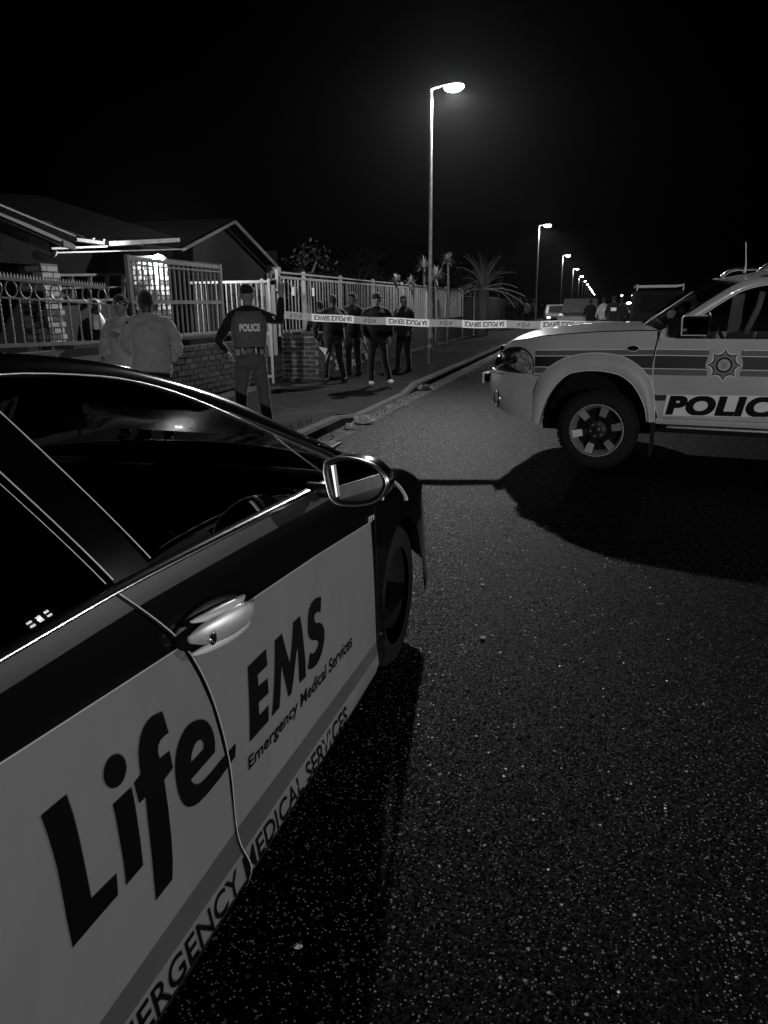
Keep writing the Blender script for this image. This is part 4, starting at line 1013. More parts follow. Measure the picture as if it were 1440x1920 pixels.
g = G(); g.add([(1.05, .25, 1.27), (1.15, .25, 1.30), (1.17, .27, 1.62), (1.07, .27, 1.60)], [(0, 1, 2, 3)]); g.box((1.11, .3, 1.45), (.1, .01, .3)); g.obj('grab_panel', mat('door_panel_grey', .16, .7, var=.4, vs=9), pv)
g = G(); g.grid([[(.52, y, 1.25), (.55, y, 1.33), (.72, y, 1.34), (.88, y, 1.28), (.92, y, 1.0)] for y in (.12, .5, .9, 1.3, 1.7)]); g.obj('dashboard', M['interior'], pv, True)
g = G(); sw = Matrix.Rotation(R(62), 3, 'Y'); g.tube([Vector((.98, VW - .48, 1.27)) + sw @ Vector((.19 * math.cos(2 * PI * k / 30), .19 * math.sin(2 * PI * k / 30), 0)) for k in range(31)], .016, 8); g.obj('steering_wheel', M['plastic'], pv, True)
# wipers
for a, b in (((.42, .25, 1.335), (.30, .95, 1.37)), ((.30, .95, 1.37), (.31, 1.5, 1.36))):
    G().tube([a, Vector(a).lerp(Vector(b), .5) + Vector((.0, 0, .02)), b], .006, 6).obj('wiper', M['satin'], pv, True)
# door mirror
m1 = [pl(*p) for p in ((1281, 591), (1281, 627))]
mx0, mz1, mz0 = m1[0][0], m1[0][1], m1[1][1]
mb = G(); mb.rings([(mx0 + .115, -.20, mz0 - .005, .10, .10), (mx0 + .115, -.20, mz0 + .02, .118, .115), (mx0 + .115, -.20, mz1 - .02, .118, .115), (mx0 + .115, -.20, mz1 + .002, .10, .10)], 24, 4.5)
mb = mb.obj('door_mirror', M['plastic'], pv, True, 45)
mf = Matrix.Rotation(R(0), 3, 'Z')
g = G(); g.box((mx0 + .118, -.318, (mz0 + mz1) / 2), (.20, .006, mz1 - mz0 - .035)); g.obj('mirror_glass', M['mirror'], mb, bevel=.01)
e0 = [(mx0 + .012, -.32, mz0 + .005), (mx0 + .012, -.32, mz1 - .01), (mx0 + .03, -.32, mz1), (mx0 + .21, -.32, mz1 + .001)]
G().tube(e0, .004, 6).obj('mirror_trim', M['edge'], mb); G().tube([e0[0], (mx0 + .21, -.32, mz0 + .004)], .004, 6).obj('mirror_trim', M['edge'], mb)
G().beam((mx0 + .05, -.12, mz0 + .03), (mx0 + .02, .03, mz0 + .0), .09, .05).obj('mirror_arm', M['plastic'], mb)
G().add([(.628, -.012, 1.238), (.80, -.012, 1.238), (.80, .0, 1.38), (.72, -.0, 1.335)], [(0, 1, 2, 3)]).obj('mirror_sail_panel', M['plastic'], pv)

# ------------------------------------------------------------------ police tape
TW = .088
ta = at(521, 590, D=9.2); tb = at(1168, 607, D=8.7)
tape_e = empty('police_tape', 'printed police barrier tape stretched from the officer to the white vehicle', 'barrier tape')
NT = 160
def tape_pt(t, v):
    p = ta.lerp(tb, t); sag = -.05 * 4 * t * (1 - t); tw = .25 * math.sin(t * 5) * (1 if t > .1 else t * 10)
    wq = TW * (1 if t < .93 else 1 - .5 * (t - .93) / .07)
    ph = R(8) * math.sin(t * 9) + (R(30) * max(0, t - .8) / .2)
    return Vector((p.x, p.y + math.sin(ph) * (v - .5) * wq, p.z + sag + math.cos(ph) * (v - .5) * wq + .004 * math.sin(t * 40)))
g = G(); g.grid([[tape_pt(k / NT, i / 3) for i in range(4)] for k in range(NT + 1)]); g.obj('tape_band', M['tape'], tape_e, True)
nrm = (tb - ta).cross(Vector((0, 0, 1))).normalized()
if nrm.y > 0: nrm = -nrm
def tp(t, v, off=.002): return tape_pt(t, v) + nrm * off
TL_ = (tb - ta).length
# tape is upside down: lettering reads inverted; repeats of grey field + words
per = .92 / TL_
sv, sf = text2d('SA POLICE SERVICE', .03)
t0 = .055
cells = []
while t0 < .97:
    cells.append(t0); t0 += per
for t0 in cells:
    gl_ = .43 * per
    g = G(); a, b = max(0, t0 - gl_ * .5), t0 + gl_ * .5
    g.grid([[tp(lerp(a, b, k / 12), i / 2 * .999) for i in range(3)] for k in range(13)]); fld = g.obj('grey_field', M['tapegrey'], tape_e, True)
    g = G(); g.grid([[tp(t0 + math.cos(u) * r_ / TL_, .5 + math.sin(u) * r_ / TW, .004) for r_ in (.022, .027)] for u in [2 * PI * k / 20 for k in range(21)]])
    g.add([tp(t0 + x / TL_, .5 + y / TW, .004) for x, y in ((-.004, -.016), (.004, -.016), (.004, .016), (-.004, .016))], [(0, 1, 2, 3)])
    for sx_ in (-1, 1):
        for dx in (.05, .066):
            g.add([tp(t0 + (sx_ * dx + x) / TL_, .5 + y / TW, .004) for x, y in ((-.012, -.02), (-.004, -.02), (.012, .02), (.004, .02))], [(0, 1, 2, 3)])
    g.obj('print', M['ink'], fld)
    a, b = t0 + gl_ * .5 + .03 * per, t0 + per - gl_ * .5 - .03 * per
    if b < .99:
        g = G(); g.add([tp(lerp(b, a, x), .80 - .62 * clamp(v / .7, -.05, 1.), .004) for x, v in sv], sf); g.obj('lettering', M['ink'], tape_e)

# ------------------------------------------------------------------ bricks and walls
BR = {}
def brick_mesh(l, d, h, m, key):
    if key in BR: return BR[key]
    out = []
    for k in range(4):
        g = G(); c = .006; x, y, z = l / 2, d / 2, h / 2; rr = random.Random(k)
        vs = [(sx_ * (x - c * rr.uniform(.5, 1.3)), sy * (y - c * rr.uniform(.3, 1.2)), sz_ * (z - c * rr.uniform(.3, 1.))) for sz_ in (-1, 1) for sx_, sy in ((-1, -1), (1, -1), (1, 1), (-1, 1))]
        g.add(vs, ((0, 3, 2, 1), (4, 5, 6, 7), (0, 1, 5, 4), (1, 2, 6, 5), (2, 3, 7, 6), (3, 0, 4, 7)))
        out.append(g.mesh('brick', m))
    BR[key] = out; return out
def brick_face(parent, o, ux, length, z0, z1, mats, nrm_, L=.222, Hh=.073, J=.012, depth=.03, limit=300):
    """courses of single bricks on a face: o start, ux along, nrm_ outwards"""
    o = Vector(o); ux = Vector(ux).normalized(); nn = Vector(nrm_).normalized(); ang = math.atan2(ux.y, ux.x); c = 0; cnt = 0
    z = z0
    while z + Hh <= z1 + .01:
        x = 0 if c % 2 == 0 else -(L + J) / 2
        while x < length - .03:
            a, b = max(0, x), min(length, x + L)
            if b - a > .04:
                m = random.choice(mats); me = random.choice(brick_mesh(L, depth, Hh, M[m], m + str(L)))
                p = o + ux * (a + b) / 2 + nn * (depth / 2 - .018 + random.uniform(-.002, .003)) + Vector((0, 0, z + Hh / 2))
                link('brick', me, parent, p, (random.uniform(-.004, .004), random.uniform(-.006, .006), ang), ((b - a) / L, 1, 1)); cnt += 1
            x += L + J
        z += Hh + J; c += 1
    return cnt
WX = -5.75
BM = ['brick', 'brick', 'brick2', 'brick3']
# wall under the tall fence, ends at the driveway
wall1 = empty('brick_wall', 'low dark brick wall under the tall barred fence left of the officer', 'wall')
G().box((WX - .11, 9.9, .60), (.20, 5.0, 1.0)).obj('mortar_core', M['mortar'], wall1)
brick_face(wall1, (WX, 8.2, 0), (0, 1, 0), 4.2, .25, 1.02, BM, (1, 0, 0))
G().beam((WX - .1, 7.4, 1.125), (WX - .1, 12.42, 1.125), .26, .045).obj('coping', M['brick3'], wall1)
wall0 = empty('brick_wall', 'low brick wall under the fence with ring scrolls at the left edge', 'wall')
G().box((WX - .11, 6.2, .60), (.20, 2.3, 1.0)).obj('mortar_core', M['mortar'], wall0)
brick_face(wall0, (WX, 6.1, 0), (0, 1, 0), 1.2, .55, 1.02, BM, (1, 0, 0))
# pillar beside the driveway
pil_e = empty('brick_pillar', 'square brick gate pillar with two plinth courses beside the driveway', 'pillar')
pc = Vector((-5.56, 14.15, 0))
G().box((pc.x, pc.y, .56), (.74, .62, .92)).obj('mortar_core', M['mortar'], pil_e)
brick_face(pil_e, (pc.x - .37, pc.y - .31, 0), (1, 0, 0), .74, .12, 1.0, BM, (0, -1, 0))
brick_face(pil_e, (pc.x + .37, pc.y - .31, 0), (0, 1, 0), .62, .12, 1.0, BM, (1, 0, 0))
G().box((pc.x, pc.y, 1.045), (.84, .72, .05)).obj('pillar_cap', M['kerb'], pil_e, bevel=.01)
G().box((pc.x, pc.y, .13), (.82, .70, .1)).obj('plinth', M['brick2'], pil_e, bevel=.01)
# long wall along the street behind the standing men
wall2 = empty('brick_wall', 'long brick wall under the pale palisade fence behind the group of men', 'wall')
G().box((WX - .11, 23.9, .52), (.20, 18.8, .92)).obj('mortar_core', M['mortar'], wall2)
cnt = brick_face(wall2, (WX, 14.5, 0), (0, 1, 0), 4.6, .12, .99, ['brick3', 'brick', 'palebrick'], (1, 0, 0))
g = G(); c = 0; z = .12
while z < .98:
    yy = 19.2 + (0 if c % 2 else .117)
    while yy < 33.2:
        g.box((WX - .003 + random.uniform(-.002, .003), yy + .111, z + .036), (.03, .222, .073)); yy += .234
    z += .085; c += 1
o = g.obj('brick_courses', M['brick'], wall2); o['kind'] = 'stuff'
G().beam((WX - .1, 14.5, 1.01), (WX - .1, 33.3, 1.01), .27, .05).obj('coping', M['kerb'], wall2)

# ------------------------------------------------------------------ fences and gates
def barmesh(w_, d_, h, m, tip=False):
    g = G(); g.box((0, 0, h / 2), (w_, d_, h))
    if tip: g.add([(-w_ / 2, -d_ / 2, h), (w_ / 2, -d_ / 2, h), (w_ / 2, d_ / 2, h), (-w_ / 2, d_ / 2, h), (0, 0, h + .06)], [(0, 1, 4), (1, 2, 4), (2, 3, 4), (3, 0, 4)])
    return g.mesh('bar', m)
# long palisade fence
pf = empty('palisade_fence', 'long pale steel palisade fence on the wall behind the standing men', 'fence')
bmh = barmesh(.012, .034, 1.03, M['fence'])
y = 13.6; n = 0
while y < 33.2:
    link('bar', bmh, pf, (WX - .05, y, 1.04), (0, random.uniform(-.01, .01), random.uniform(-.15, .15))); y += .175; n += 1
G().beam((WX - .07, 13.55, 2.075), (WX - .07, 33.3, 2.075), .05, .045).obj('top_rail', M['fence'], pf)
G().beam((WX - .07, 13.55, 2.165), (WX - .07, 33.3, 2.15), .035, .03).obj('top_rail', M['fence'], pf)
G().beam((WX - .08, 13.55, 1.08), (WX - .08, 33.3, 1.08), .04, .04).obj('bottom_rail', M['fence'], pf)
for yy in (13.55, 14.9, 17.2, 19.9, 23.0, 26.4, 30.0, 33.3):
    G().beam((WX - .09, yy, 1.0), (WX - .09, yy, 2.22), .06, .06, (1, 0, 0)).obj('post', M['fence'], pf)
for yy in (14.0, 15.1):
    G().box((WX - .03, yy + .15, 1.83), (.01, .12, .16)).obj('notice_board', M['plight'], pf)
# tall gate posts beside the driveway
gp_ = empty('driveway_gate', 'open steel driveway gate standing edge-on right of the officer', 'gate')
for xx, yy in ((-5.97, 13.45), (-6.13, 13.5)):
    G().beam((xx, yy, .08), (xx, yy, 2.05), .05, .05, (1, 0, 0)).obj('post', M['fence'], gp_)
for zz in (.25, 1.05, 2.0): G().beam((-7.6, 13.42, zz), (-6.0, 13.47, zz), .04, .045).obj('rail', M['fence'], gp_)
bm2b = barmesh(.018, .018, 1.75, M['fence2'])
for k in range(14): link('bar', bm2b, gp_, (-6.12 - .105 * k, 13.45, .26))
# tall barred fence/gate left with lamp behind
tf_ = empty('barred_fence', 'tall steel bar fence section in front of the lit brick column', 'fence')
y0_, y1_ = 8.72, 11.2
bm3 = barmesh(.022, .022, 1.03, M['fence2'])
for k in range(19): link('bar', bm3, tf_, (WX - .05, lerp(y0_ + .06, y1_ - .06, k / 18), 1.12))
for yy in (y0_, y1_): G().beam((WX - .05, yy, 1.0), (WX - .05, yy, 2.20), .05, .05, (1, 0, 0)).obj('post', M['fence'], tf_)
for zz, hh in ((2.15, .045), (2.08, .02), (1.62, .05), (1.16, .04)): G().beam((WX - .05, y0_, zz), (WX - .05, y1_, zz), .04, hh).obj('rail', M['fence'], tf_)
g = G()
for k in range(60):
    yy = lerp(y0_, y1_, k / 59); g.add([(WX - .06, yy - .018, 2.17), (WX - .04, yy - .018, 2.17), (WX - .05, yy + .018, 2.17), (WX - .05, yy, 2.205)], [(0, 1, 3), (1, 2, 3), (2, 0, 3)])
o = g.obj('spike_strip', M['fence'], tf_); o['kind'] = 'stuff'
# ring-topped fence at the far left
rf_ = empty('ring_scroll_fence', 'steel fence with a row of rings and spiked top rail at the left edge', 'fence')
A0, A1 = at(-60, 515, X=WX - .05), at(197, 540, X=WX - .05)
B0, B1 = at(-60, 651, X=WX - .05), at(197, 641, X=WX - .05)
C0, C1 = at(-60, 536, X=WX - .05), at(197, 553, X=WX - .05)
def fpt(A, B, y): return A.lerp(B, (y - A.y) / (B.y - A.y))
G().beam(A0, A1, .03, .035).obj('rail', M['fence2'], rf_); G().beam(B0, B1, .035, .04).obj('rail', M['fence'], rf_)
R0 = [fpt(A0, A1, y_) - Vector((0, 0, .19)) for y_ in (A0.y, A1.y)]; G().beam(R0[0], R0[1], .025, .02).obj('rail', M['fence2'], rf_)
g = G()
for k in range(46):
    p = A0.lerp(A1, k / 45) + Vector((0, 0, .015)); g.add([p + Vector((-.008, -.02, 0)), p + Vector((.008, -.02, 0)), p + Vector((0, .02, 0)), p + Vector((0, 0, .05))], [(0, 1, 3), (1, 2, 3), (2, 0, 3)])
o = g.obj('spike_strip', M['fence'], rf_); o['kind'] = 'stuff'
rg = G().tube([(0, .082 * math.cos(2 * PI * k / 24), .082 * math.sin(2 * PI * k / 24)) for k in range(25)], .009, 6).mesh('ring', M['fence'], True)
for cx_ in (-10, 19, 46, 74, 102, 131, 160, 189):
    p = fpt(A0, A1, at(cx_, 530, X=WX - .05).y); link('ring', rg, rf_, p - Vector((0, 0, .10)))
for k in range(14):
    x_ = -28 + k * 17.6 + (k * .5); yb = at(x_ + 20, 640, X=WX - .05).y; p1 = fpt(B0, B1, yb); p0_ = fpt(A0, A1, yb) - Vector((0, 0, .19))
    tw = G(); rows = []
    for i in range(31):
        t = i / 30; c3 = p1.lerp(p0_, t); a = t * 16; rows.append([c3 + Vector((.011 * math.cos(a + q * PI / 2), .011 * math.sin(a + q * PI / 2), 0)) for q in range(4)])
    tw.grid(rows, close=True); tw.obj('bar', M['fence'], rf_, True)

# ------------------------------------------------------------------ houses on the left
# nearest house: brick porch columns, plaster gable, white gutters, wall lamp
HX = -8.6
h1 = empty('house', 'single-storey house with brick columns, white gutters and a lit wall lamp at the left', 'house')
def brick_column(name, c, w_, z0, z1, lim=None):
    e = bpy.data.objects.new(name, None); COL.objects.link(e); e.parent = h1
    G().box((c[0], c[1], (z0 + z1) / 2), (w_ - .03, w_ - .03, z1 - z0)).obj('mortar_core', M['mortar'], e)
    d = Vector((c[0], c[1], 0)).normalized()
    brick_face(e, (c[0] - w_ / 2, c[1] - w_ / 2, 0), (1, 0, 0), w_, z0, z1, ['palebrick', 'palebrick', 'brick3'], (0, -1, 0))
    brick_face(e, (c[0] + w_ / 2, c[1] - w_ / 2, 0), (0, 1, 0), w_, z0, z1, ['palebrick', 'palebrick', 'brick3'], (1, 0, 0))
    return e
cA = at(80, 560, X=HX + .9); cB = at(288, 560, X=HX + .9)
brick_column('brick_column', (cA.x, cA.y), .38, .95, 2.16)
brick_column('brick_column', (cB.x, cB.y), .44, 1.0, 2.42)
# walls
def quadwall(g, px, X, th=.2):
    pts = [at(x, y, X=X) for x, y in px]; n = len(pts); g.add(pts + [p + Vector((-th, 0, 0)) for p in pts], [tuple(range(n)), tuple(range(n, 2 * n))[::-1]] + [(i, (i + 1) % n, n + (i + 1) % n, n + i) for i in range(n)])
g = G(); quadwall(g, [(-150, 470), (-150, 360), (0, 415), (92, 455), (95, 497), (56, 496), (-60, 488)], HX + 1.05, .15); g.obj('gable_wall', M['render'], h1)
g = G(); quadwall(g, [(-150, 700), (-150, 470), (520, 470), (520, 640)], HX - 2.6, .2); g.obj('back_wall', M['render'], h1)
G().box((HX - 1.1, 7, .0), (5, 16, .1)).obj('porch_floor', M['paving'], h1)
def fboard(p, X, h, w_=.04, m='fascia', name='fascia_board', e=None):
    pts = [at(*q, X=X) for q in p]; g = G(); g.beam(pts[0], pts[1], w_, h); return g.obj(name, M[m], e or h1)
# sloping rake boards
fboard([(-80, 366), (138, 462)], HX + 1.15, .05); fboard([(-80, 352), (140, 443)], HX + 1.2, .025, m='fence2'); fboard([(-80, 376), (120, 463)], HX + 1.1, .02, m='fence2')
fboard([(117, 456), (140, 465)], HX + 1.22, .07)
g = G(); quadwall(g, [(-80, 345), (140, 441), (138, 458), (-80, 362)], HX + 1.1, .5); g.obj('roof_edge', M['roof'], h1)
# horizontal gutters of the carport
fboard([(140, 449), (192, 456)], HX + .5, .05, .09, name='gutter'); fboard([(200, 457), (333, 450)], HX + .5, .075, .1, name='gutter')
fboard([(98, 474), (348, 467)], HX + .4, .022, name='beam'); fboard([(95, 466), (200, 462)], HX + .5, .03, m='fence2', name='beam')
G().tube([at(105, 470, X=HX + .8), at(103, 478, X=HX + .8), at(97, 482, X=HX + .8)], .025, 8).obj('downpipe', M['fascia'], h1, True)
g = G(); a_, b_ = at(98, 474, X=HX + .4), at(348, 467, X=HX + .4)
g.add([a_, b_, b_ + Vector((-2.6, 0, .35)), a_ + Vector((-2.6, 0, .35))], [(0, 1, 2, 3)]); g.obj('carport_ceiling', M['darkboard'], h1)
g = G(); a_, b_ = at(140, 446, X=HX + .55), at(333, 446, X=HX + .55)
g.add([a_, b_, b_ + Vector((-3, 0, .9)), a_ + Vector((-3, 0, .9))], [(0, 1, 2, 3)]); g.obj('roof', M['roof'], h1)
for k in range(8): G().beam(a_ + Vector((-.05, .28 * k, .03)), a_ + Vector((-1.0, .28 * k + .0, .33)), .06, .03).obj('roof_sheet_rib', M['fence2'], h1)
# window behind the bars
def window(px, X, parent, cols=3, rowz=1, fm='fascia'):
    a, b, c, d = (at(*q, X=X) for q in px)       # tl tr br bl
    e = bpy.data.objects.new('window', None); COL.objects.link(e); e.parent = parent
    for p, q in ((a, b), (b, c), (c, d), (d, a)): G().beam(p, q, .05, .05, (1, 0, 0)).obj('frame', M[fm], e)
    for k in range(1, cols): G().beam(a.lerp(b, k / cols), d.lerp(c, k / cols), .035, .035, (1, 0, 0)).obj('mullion', M[fm], e)
    for k in range(1, rowz + 1): G().beam(a.lerp(d, k / (rowz + 1)), b.lerp(c, k / (rowz + 1)), .035, .035, (1, 0, 0)).obj('transom', M[fm], e)
    G().add([p + Vector((-.03, 0, 0)) for p in (a, b, c, d)], [(0, 1, 2, 3)]).obj('pane', M['glass'], e)
window([(98, 516), (262, 514), (262, 560), (98, 565)], HX - 2.3, h1, 5, 1)
g = G(); quadwall(g, [(100, 565), (262, 560), (262, 650), (100, 650)], HX - 2.4, .1); g.obj('block_wall', M['brick2'], h1)
g = G()
for r_ in range(6):
    a, b = at(100, 538 + r_ * 14, X=HX - 2.32), at(262, 535 + r_ * 13, X=HX - 2.32); n = 8
# wall lamp on the column
lp_ = at(297, 487, X=cB.x + .25)
wl = empty('wall_lamp', 'glaring bulkhead lamp mounted above the brick column behind the tall fence', 'lamp')
G().box(lp_ + Vector((-.10, .0, -.0)), (.06, .10, .10)).obj('bracket', M['fence2'], wl, bevel=.01)
G().tube([lp_ + Vector((-.1, 0, .0)), lp_ + Vector((-.04, 0, .02)), lp_ + Vector((0, 0, .03))], .015, 8).obj('arm', M['fence2'], wl, True)
G().ball(lp_, (.10, .10, .085)).obj('bulb', mat('bulb', .9, .3, emit=160), wl, True)
G().rings([(lp_.x, lp_.y, lp_.z + .035, .07, .07), (lp_.x, lp_.y, lp_.z + .06, .05, .05), (lp_.x, lp_.y, lp_.z + .075, .015, .015)], 16).obj('shade', M['fence2'], wl, True)
l = bpy.data.lights.new('wall_lamp_light', 'POINT'); l.energy = 320; l.shadow_soft_size = .08; lo = bpy.data.objects.new('wall_lamp_light', l); COL.objects.link(lo); lo.location = lp_ + Vector((.02, -.09, -.06))

# gable house behind the officer
h2 = empty('house', 'dark gabled house with pale barge boards behind the officer', 'house')
X2 = -9.3
g = G(); quadwall(g, [(362, 660), (362, 462), (438, 420), (500, 500), (505, 660)], X2, .2); g.obj('gable_wall', mat('dark_gable_plaster', .006, .95, spec=.1, var=.3, vs=4), h2)
p_ = [at(x, y, X=X2 + .3) for x, y in ((440, 416), (522, 503), (340, 470))]
G().beam(p_[0], p_[1], .05, .10).obj('barge_board', M['barge'], h2); G().beam(p_[0], p_[2], .05, .06).obj('barge_board', M['barge'], h2)
q_ = [p + Vector((-7, 0, 0)) for p in p_]
g = G(); u_ = Vector((0, 0, .09)); g.add([p_[0] + u_, p_[1] + u_, q_[1] + u_, q_[0] + u_, p_[2] + u_, q_[2] + u_], [(0, 1, 2, 3), (0, 3, 5, 4)]); g.obj('roof', M['roof'], h2)
G().beam(p_[1] + Vector((.02, -.45, -.05)), p_[1] + Vector((.02, .05, -.02)), .06, .12).obj('soffit_end', M['fascia'], h2)
e_ = bpy.data.objects.new('brick_front', None); COL.objects.link(e_); e_.parent = h2
G().box((X2 + .14, at(470, 560, X=X2).y, 1.15), (.06, 2.6, 2.0)).obj('mortar_core', M['mortar'], e_)
oy = at(424, 560, X=X2 + .18).y; brick_face(e_, (X2 + .175, oy, 0), (0, 1, 0), at(500, 560, X=X2 + .2).y - oy, 1.1, 2.25, ['brick2', 'brick'], (1, 0, 0))
window([(446, 528), (484, 531), (484, 577), (446, 577)], X2 + .25, h2, 1, 0)
window([(507, 510), (523, 511), (523, 524), (507, 524)], X2 + .9, h2, 1, 0)
G().beam(at(503, 512, X=X2 + .5), at(506, 590, X=X2 + .5), .07, .07, (1, 0, 0)).obj('porch_post', M['fascia'], h2)

# dark boundary fence further along
bf = empty('board_fence', 'low dark board fence with lit top edge below the palm', 'fence')
ba, bb_ = at(884, 560, Y=34.5), at(952, 562, Y=37)
G().beam((WX - .1, 33.5, 1.0), (WX - .1, 50, 1.0), .08, 1.75).obj('boards', M['darkboard'], bf)
G().beam((WX - .1, 34, 1.9), (WX - .1, 46, 1.9), .06, .03).obj('top_rail', M['fence2'], bf)
for yy in (33.6, 36.8, 41, 46): G().beam((WX - .04, yy, .1), (WX - .04, yy, 2.15), .06, .06, (1, 0, 0)).obj('post', M['fence2'], bf)

# ------------------------------------------------------------------ palms, shrubs, trees
def frond(g, o, az, el, L, w_, droop, n=9, seg=8):
    o = Vector(o); d = Vector((math.cos(az) * math.cos(el), math.sin(az) * math.cos(el), math.sin(el))); p = o.copy(); pts = [p.copy()]
    for k in range(seg):
        p = p + d * (L / seg); d = (d + Vector((0, 0, -droop / seg))).normalized(); pts.append(p.copy())
    g.tube(pts, [w_ * .18] * (seg + 1), 3, cap=False)
    for k in range(n * 2):
        t = .15 + .85 * k / (n * 2 - 1); i = min(seg - 1, int(t * seg)); b = pts[i].lerp(pts[i + 1], t * seg - i); dd = (pts[i + 1] - pts[i]).normalized()
        sd = dd.cross(Vector((0, 0, 1))); sd = sd.normalized() if sd.length > .01 else Vector((1, 0, 0)); sg = 1 if k % 2 else -1
        tip = b + (sd * sg * .8 + dd * .9 + Vector((0, 0, -.25))).normalized() * w_ * (1.6 if t < .85 else 1.)
        g.add([b, b + dd * w_ * .12, tip], [(0, 1, 2)])
def leafblade(g, o, az, el, L, w_, bend=.3):
    d = Vector((math.cos(az) * math.cos(el), math.sin(az) * math.cos(el), math.sin(el))); sd = d.cross(Vector((0, 0, 1))); sd = (sd.normalized() if sd.length > .01 else Vector((1, 0, 0))) * w_ / 2
    o = Vector(o); m1_ = o + d * L * .5; tip = o + d * L - Vector((0, 0, bend * L * .4)); g.add([o - sd * .5, o + sd * .5, m1_ + sd, m1_ - sd, tip], [(0, 1, 2, 3), (3, 2, 4)])
def yucca(loc, h, n, L, label, grp=None, lm='leaf'):
    t = empty('yucca', label, 'plant', loc, 0, grp); G().tube([(0, 0, 0), (.03, 0, h * .5), (0, .02, h)], [.06, .05, .04], 7).obj('trunk', M['bark'], t, True)
    g = G()
    for k in range(n * 2): leafblade(g, (0, 0, h - .05 + random.uniform(-.06, .06)), random.uniform(0, 2 * PI), random.uniform(-.3, 1.4), L * random.uniform(.7, 1.1), .05, random.uniform(.1, .6))
    g.obj('crown', M[lm], t); return t
# big palm
px_ = at(905, 560, Y=36); 
pt = empty('palm_tree', 'broad palm with arching fronds standing beyond the long fence', 'palm tree', (px_.x, 36, .1))
G().tube([(0, 0, 0), (.05, 0, 1.0), (.02, 0, 2.1)], [.28, .24, .26], 12).obj('trunk', M['bark'], pt, True)
cr = G()
for k in range(46): frond(cr, (0, 0, 2.1), random.uniform(0, 2 * PI), random.uniform(-.05, 1.45), random.uniform(1.1, 2.0), .13, random.uniform(.5, 1.7), 12)
cr.obj('crown', M['leaf'], pt)
for i, (x_, y_, Y_, h, L, lab) in enumerate(((769, 530, 24, 1.9, .32, 'small spiky yucca just left of the nearest lamp pole'), (795, 500, 27, 2.6, .5, 'spiky yucca directly behind the nearest lamp pole'), (817, 520, 26, 2.3, .55, 'bushy yucca right of the nearest lamp pole'), (840, 485, 28, 3.1, .42, 'tall thin yucca with a small tuft at the end of the pale fence'), (742, 525, 22, 2.1, .28, 'low spiky yucca peeping over the pale fence, leftmost of them'))):
    b = at(x_, y_, Y=Y_); yucca((b.x, Y_, .1), b.z - .1, 40, L, lab, 'yuccas behind the pale fence')
# leafy trees: trunk, limbs, clumps of small leaves
def tree(loc, h, r, n, label, seed, m='leaf2', grp='dark trees beyond the fences'):
    rd_ = random.Random(seed); t = empty('tree', label, 'tree', loc, 0, grp); g = G(); g.tube([(0, 0, 0), (.1, 0, h * .4), (.0, .1, h * .7)], [.14, .1, .05], 8)
    ends = []
    for k in range(7):
        a = rd_.uniform(0, 2 * PI); e = Vector((math.cos(a) * r * .6, math.sin(a) * r * .6, h * rd_.uniform(.6, .92))); g.tube([(0, 0, h * .4), e * .5 + Vector((0, 0, h * .3)), e], [.06, .04, .015], 6); ends.append(e)
    g.obj('trunk', M['bark'], t, True); c = G(); cl = [(e, rd_.uniform(.35, .6) * r) for e in ends] + [(Vector((rd_.uniform(-.5, .5) * r, rd_.uniform(-.5, .5) * r, h * rd_.uniform(.5, 1.))), rd_.uniform(.25, .5) * r) for _ in range(6)]
    for _ in range(n):
        e, q = rd_.choice(cl); v = Vector((rd_.gauss(0, 1), rd_.gauss(0, 1), rd_.gauss(0, 1))).normalized() * q * rd_.uniform(.6, 1.05); p = e + v
        u = Vector((rd_.gauss(0, 1), rd_.gauss(0, 1), rd_.gauss(0, 1))).normalized() * .09; w2 = u.cross(Vector((rd_.random(), rd_.random(), rd_.random()))).normalized() * .04
        c.add([p - u, p + w2, p + u, p - w2], [(0, 1, 2, 3)])
    c.obj('crown', M[m], t); return t
tree((-8.2, 41, 0), 4.0, 1.9, 2600, 'dark leafy tree beside the palm, right of its crown', 1)
tree((-10.5, 33, 0), 3.6, 1.6, 1800, 'dark leafy tree behind the yuccas, left of the palm', 2)
tree((-9.0, 55, 0), 3.6, 2.0, 1500, 'dark leafy tree farther along behind the board fence', 3)
tree((-9.4, 24, 0), 3.4, 1.1, 700, 'thin bare-topped tree rising above the middle of the pale fence', 4)
hs = empty('hedge', 'ragged dark hedge below the far street lamps', 'hedge', (-6.2, 60, 0)); g = G()
for _ in range(2600):
    p = Vector((random.uniform(-.7, .7), random.uniform(-9, 24), random.uniform(.1, 1.7 + .3 * math.sin(_)))); u = Vector((random.gauss(0, 1), random.gauss(0, 1), random.gauss(0, 1))).normalized() * .12; w2 = u.cross(Vector((.3, .8, .5))).normalized() * .06; g.add([p - u, p + w2, p + u, p - w2], [(0, 1, 2, 3)])
g.obj('foliage', M['leaf2'], hs)

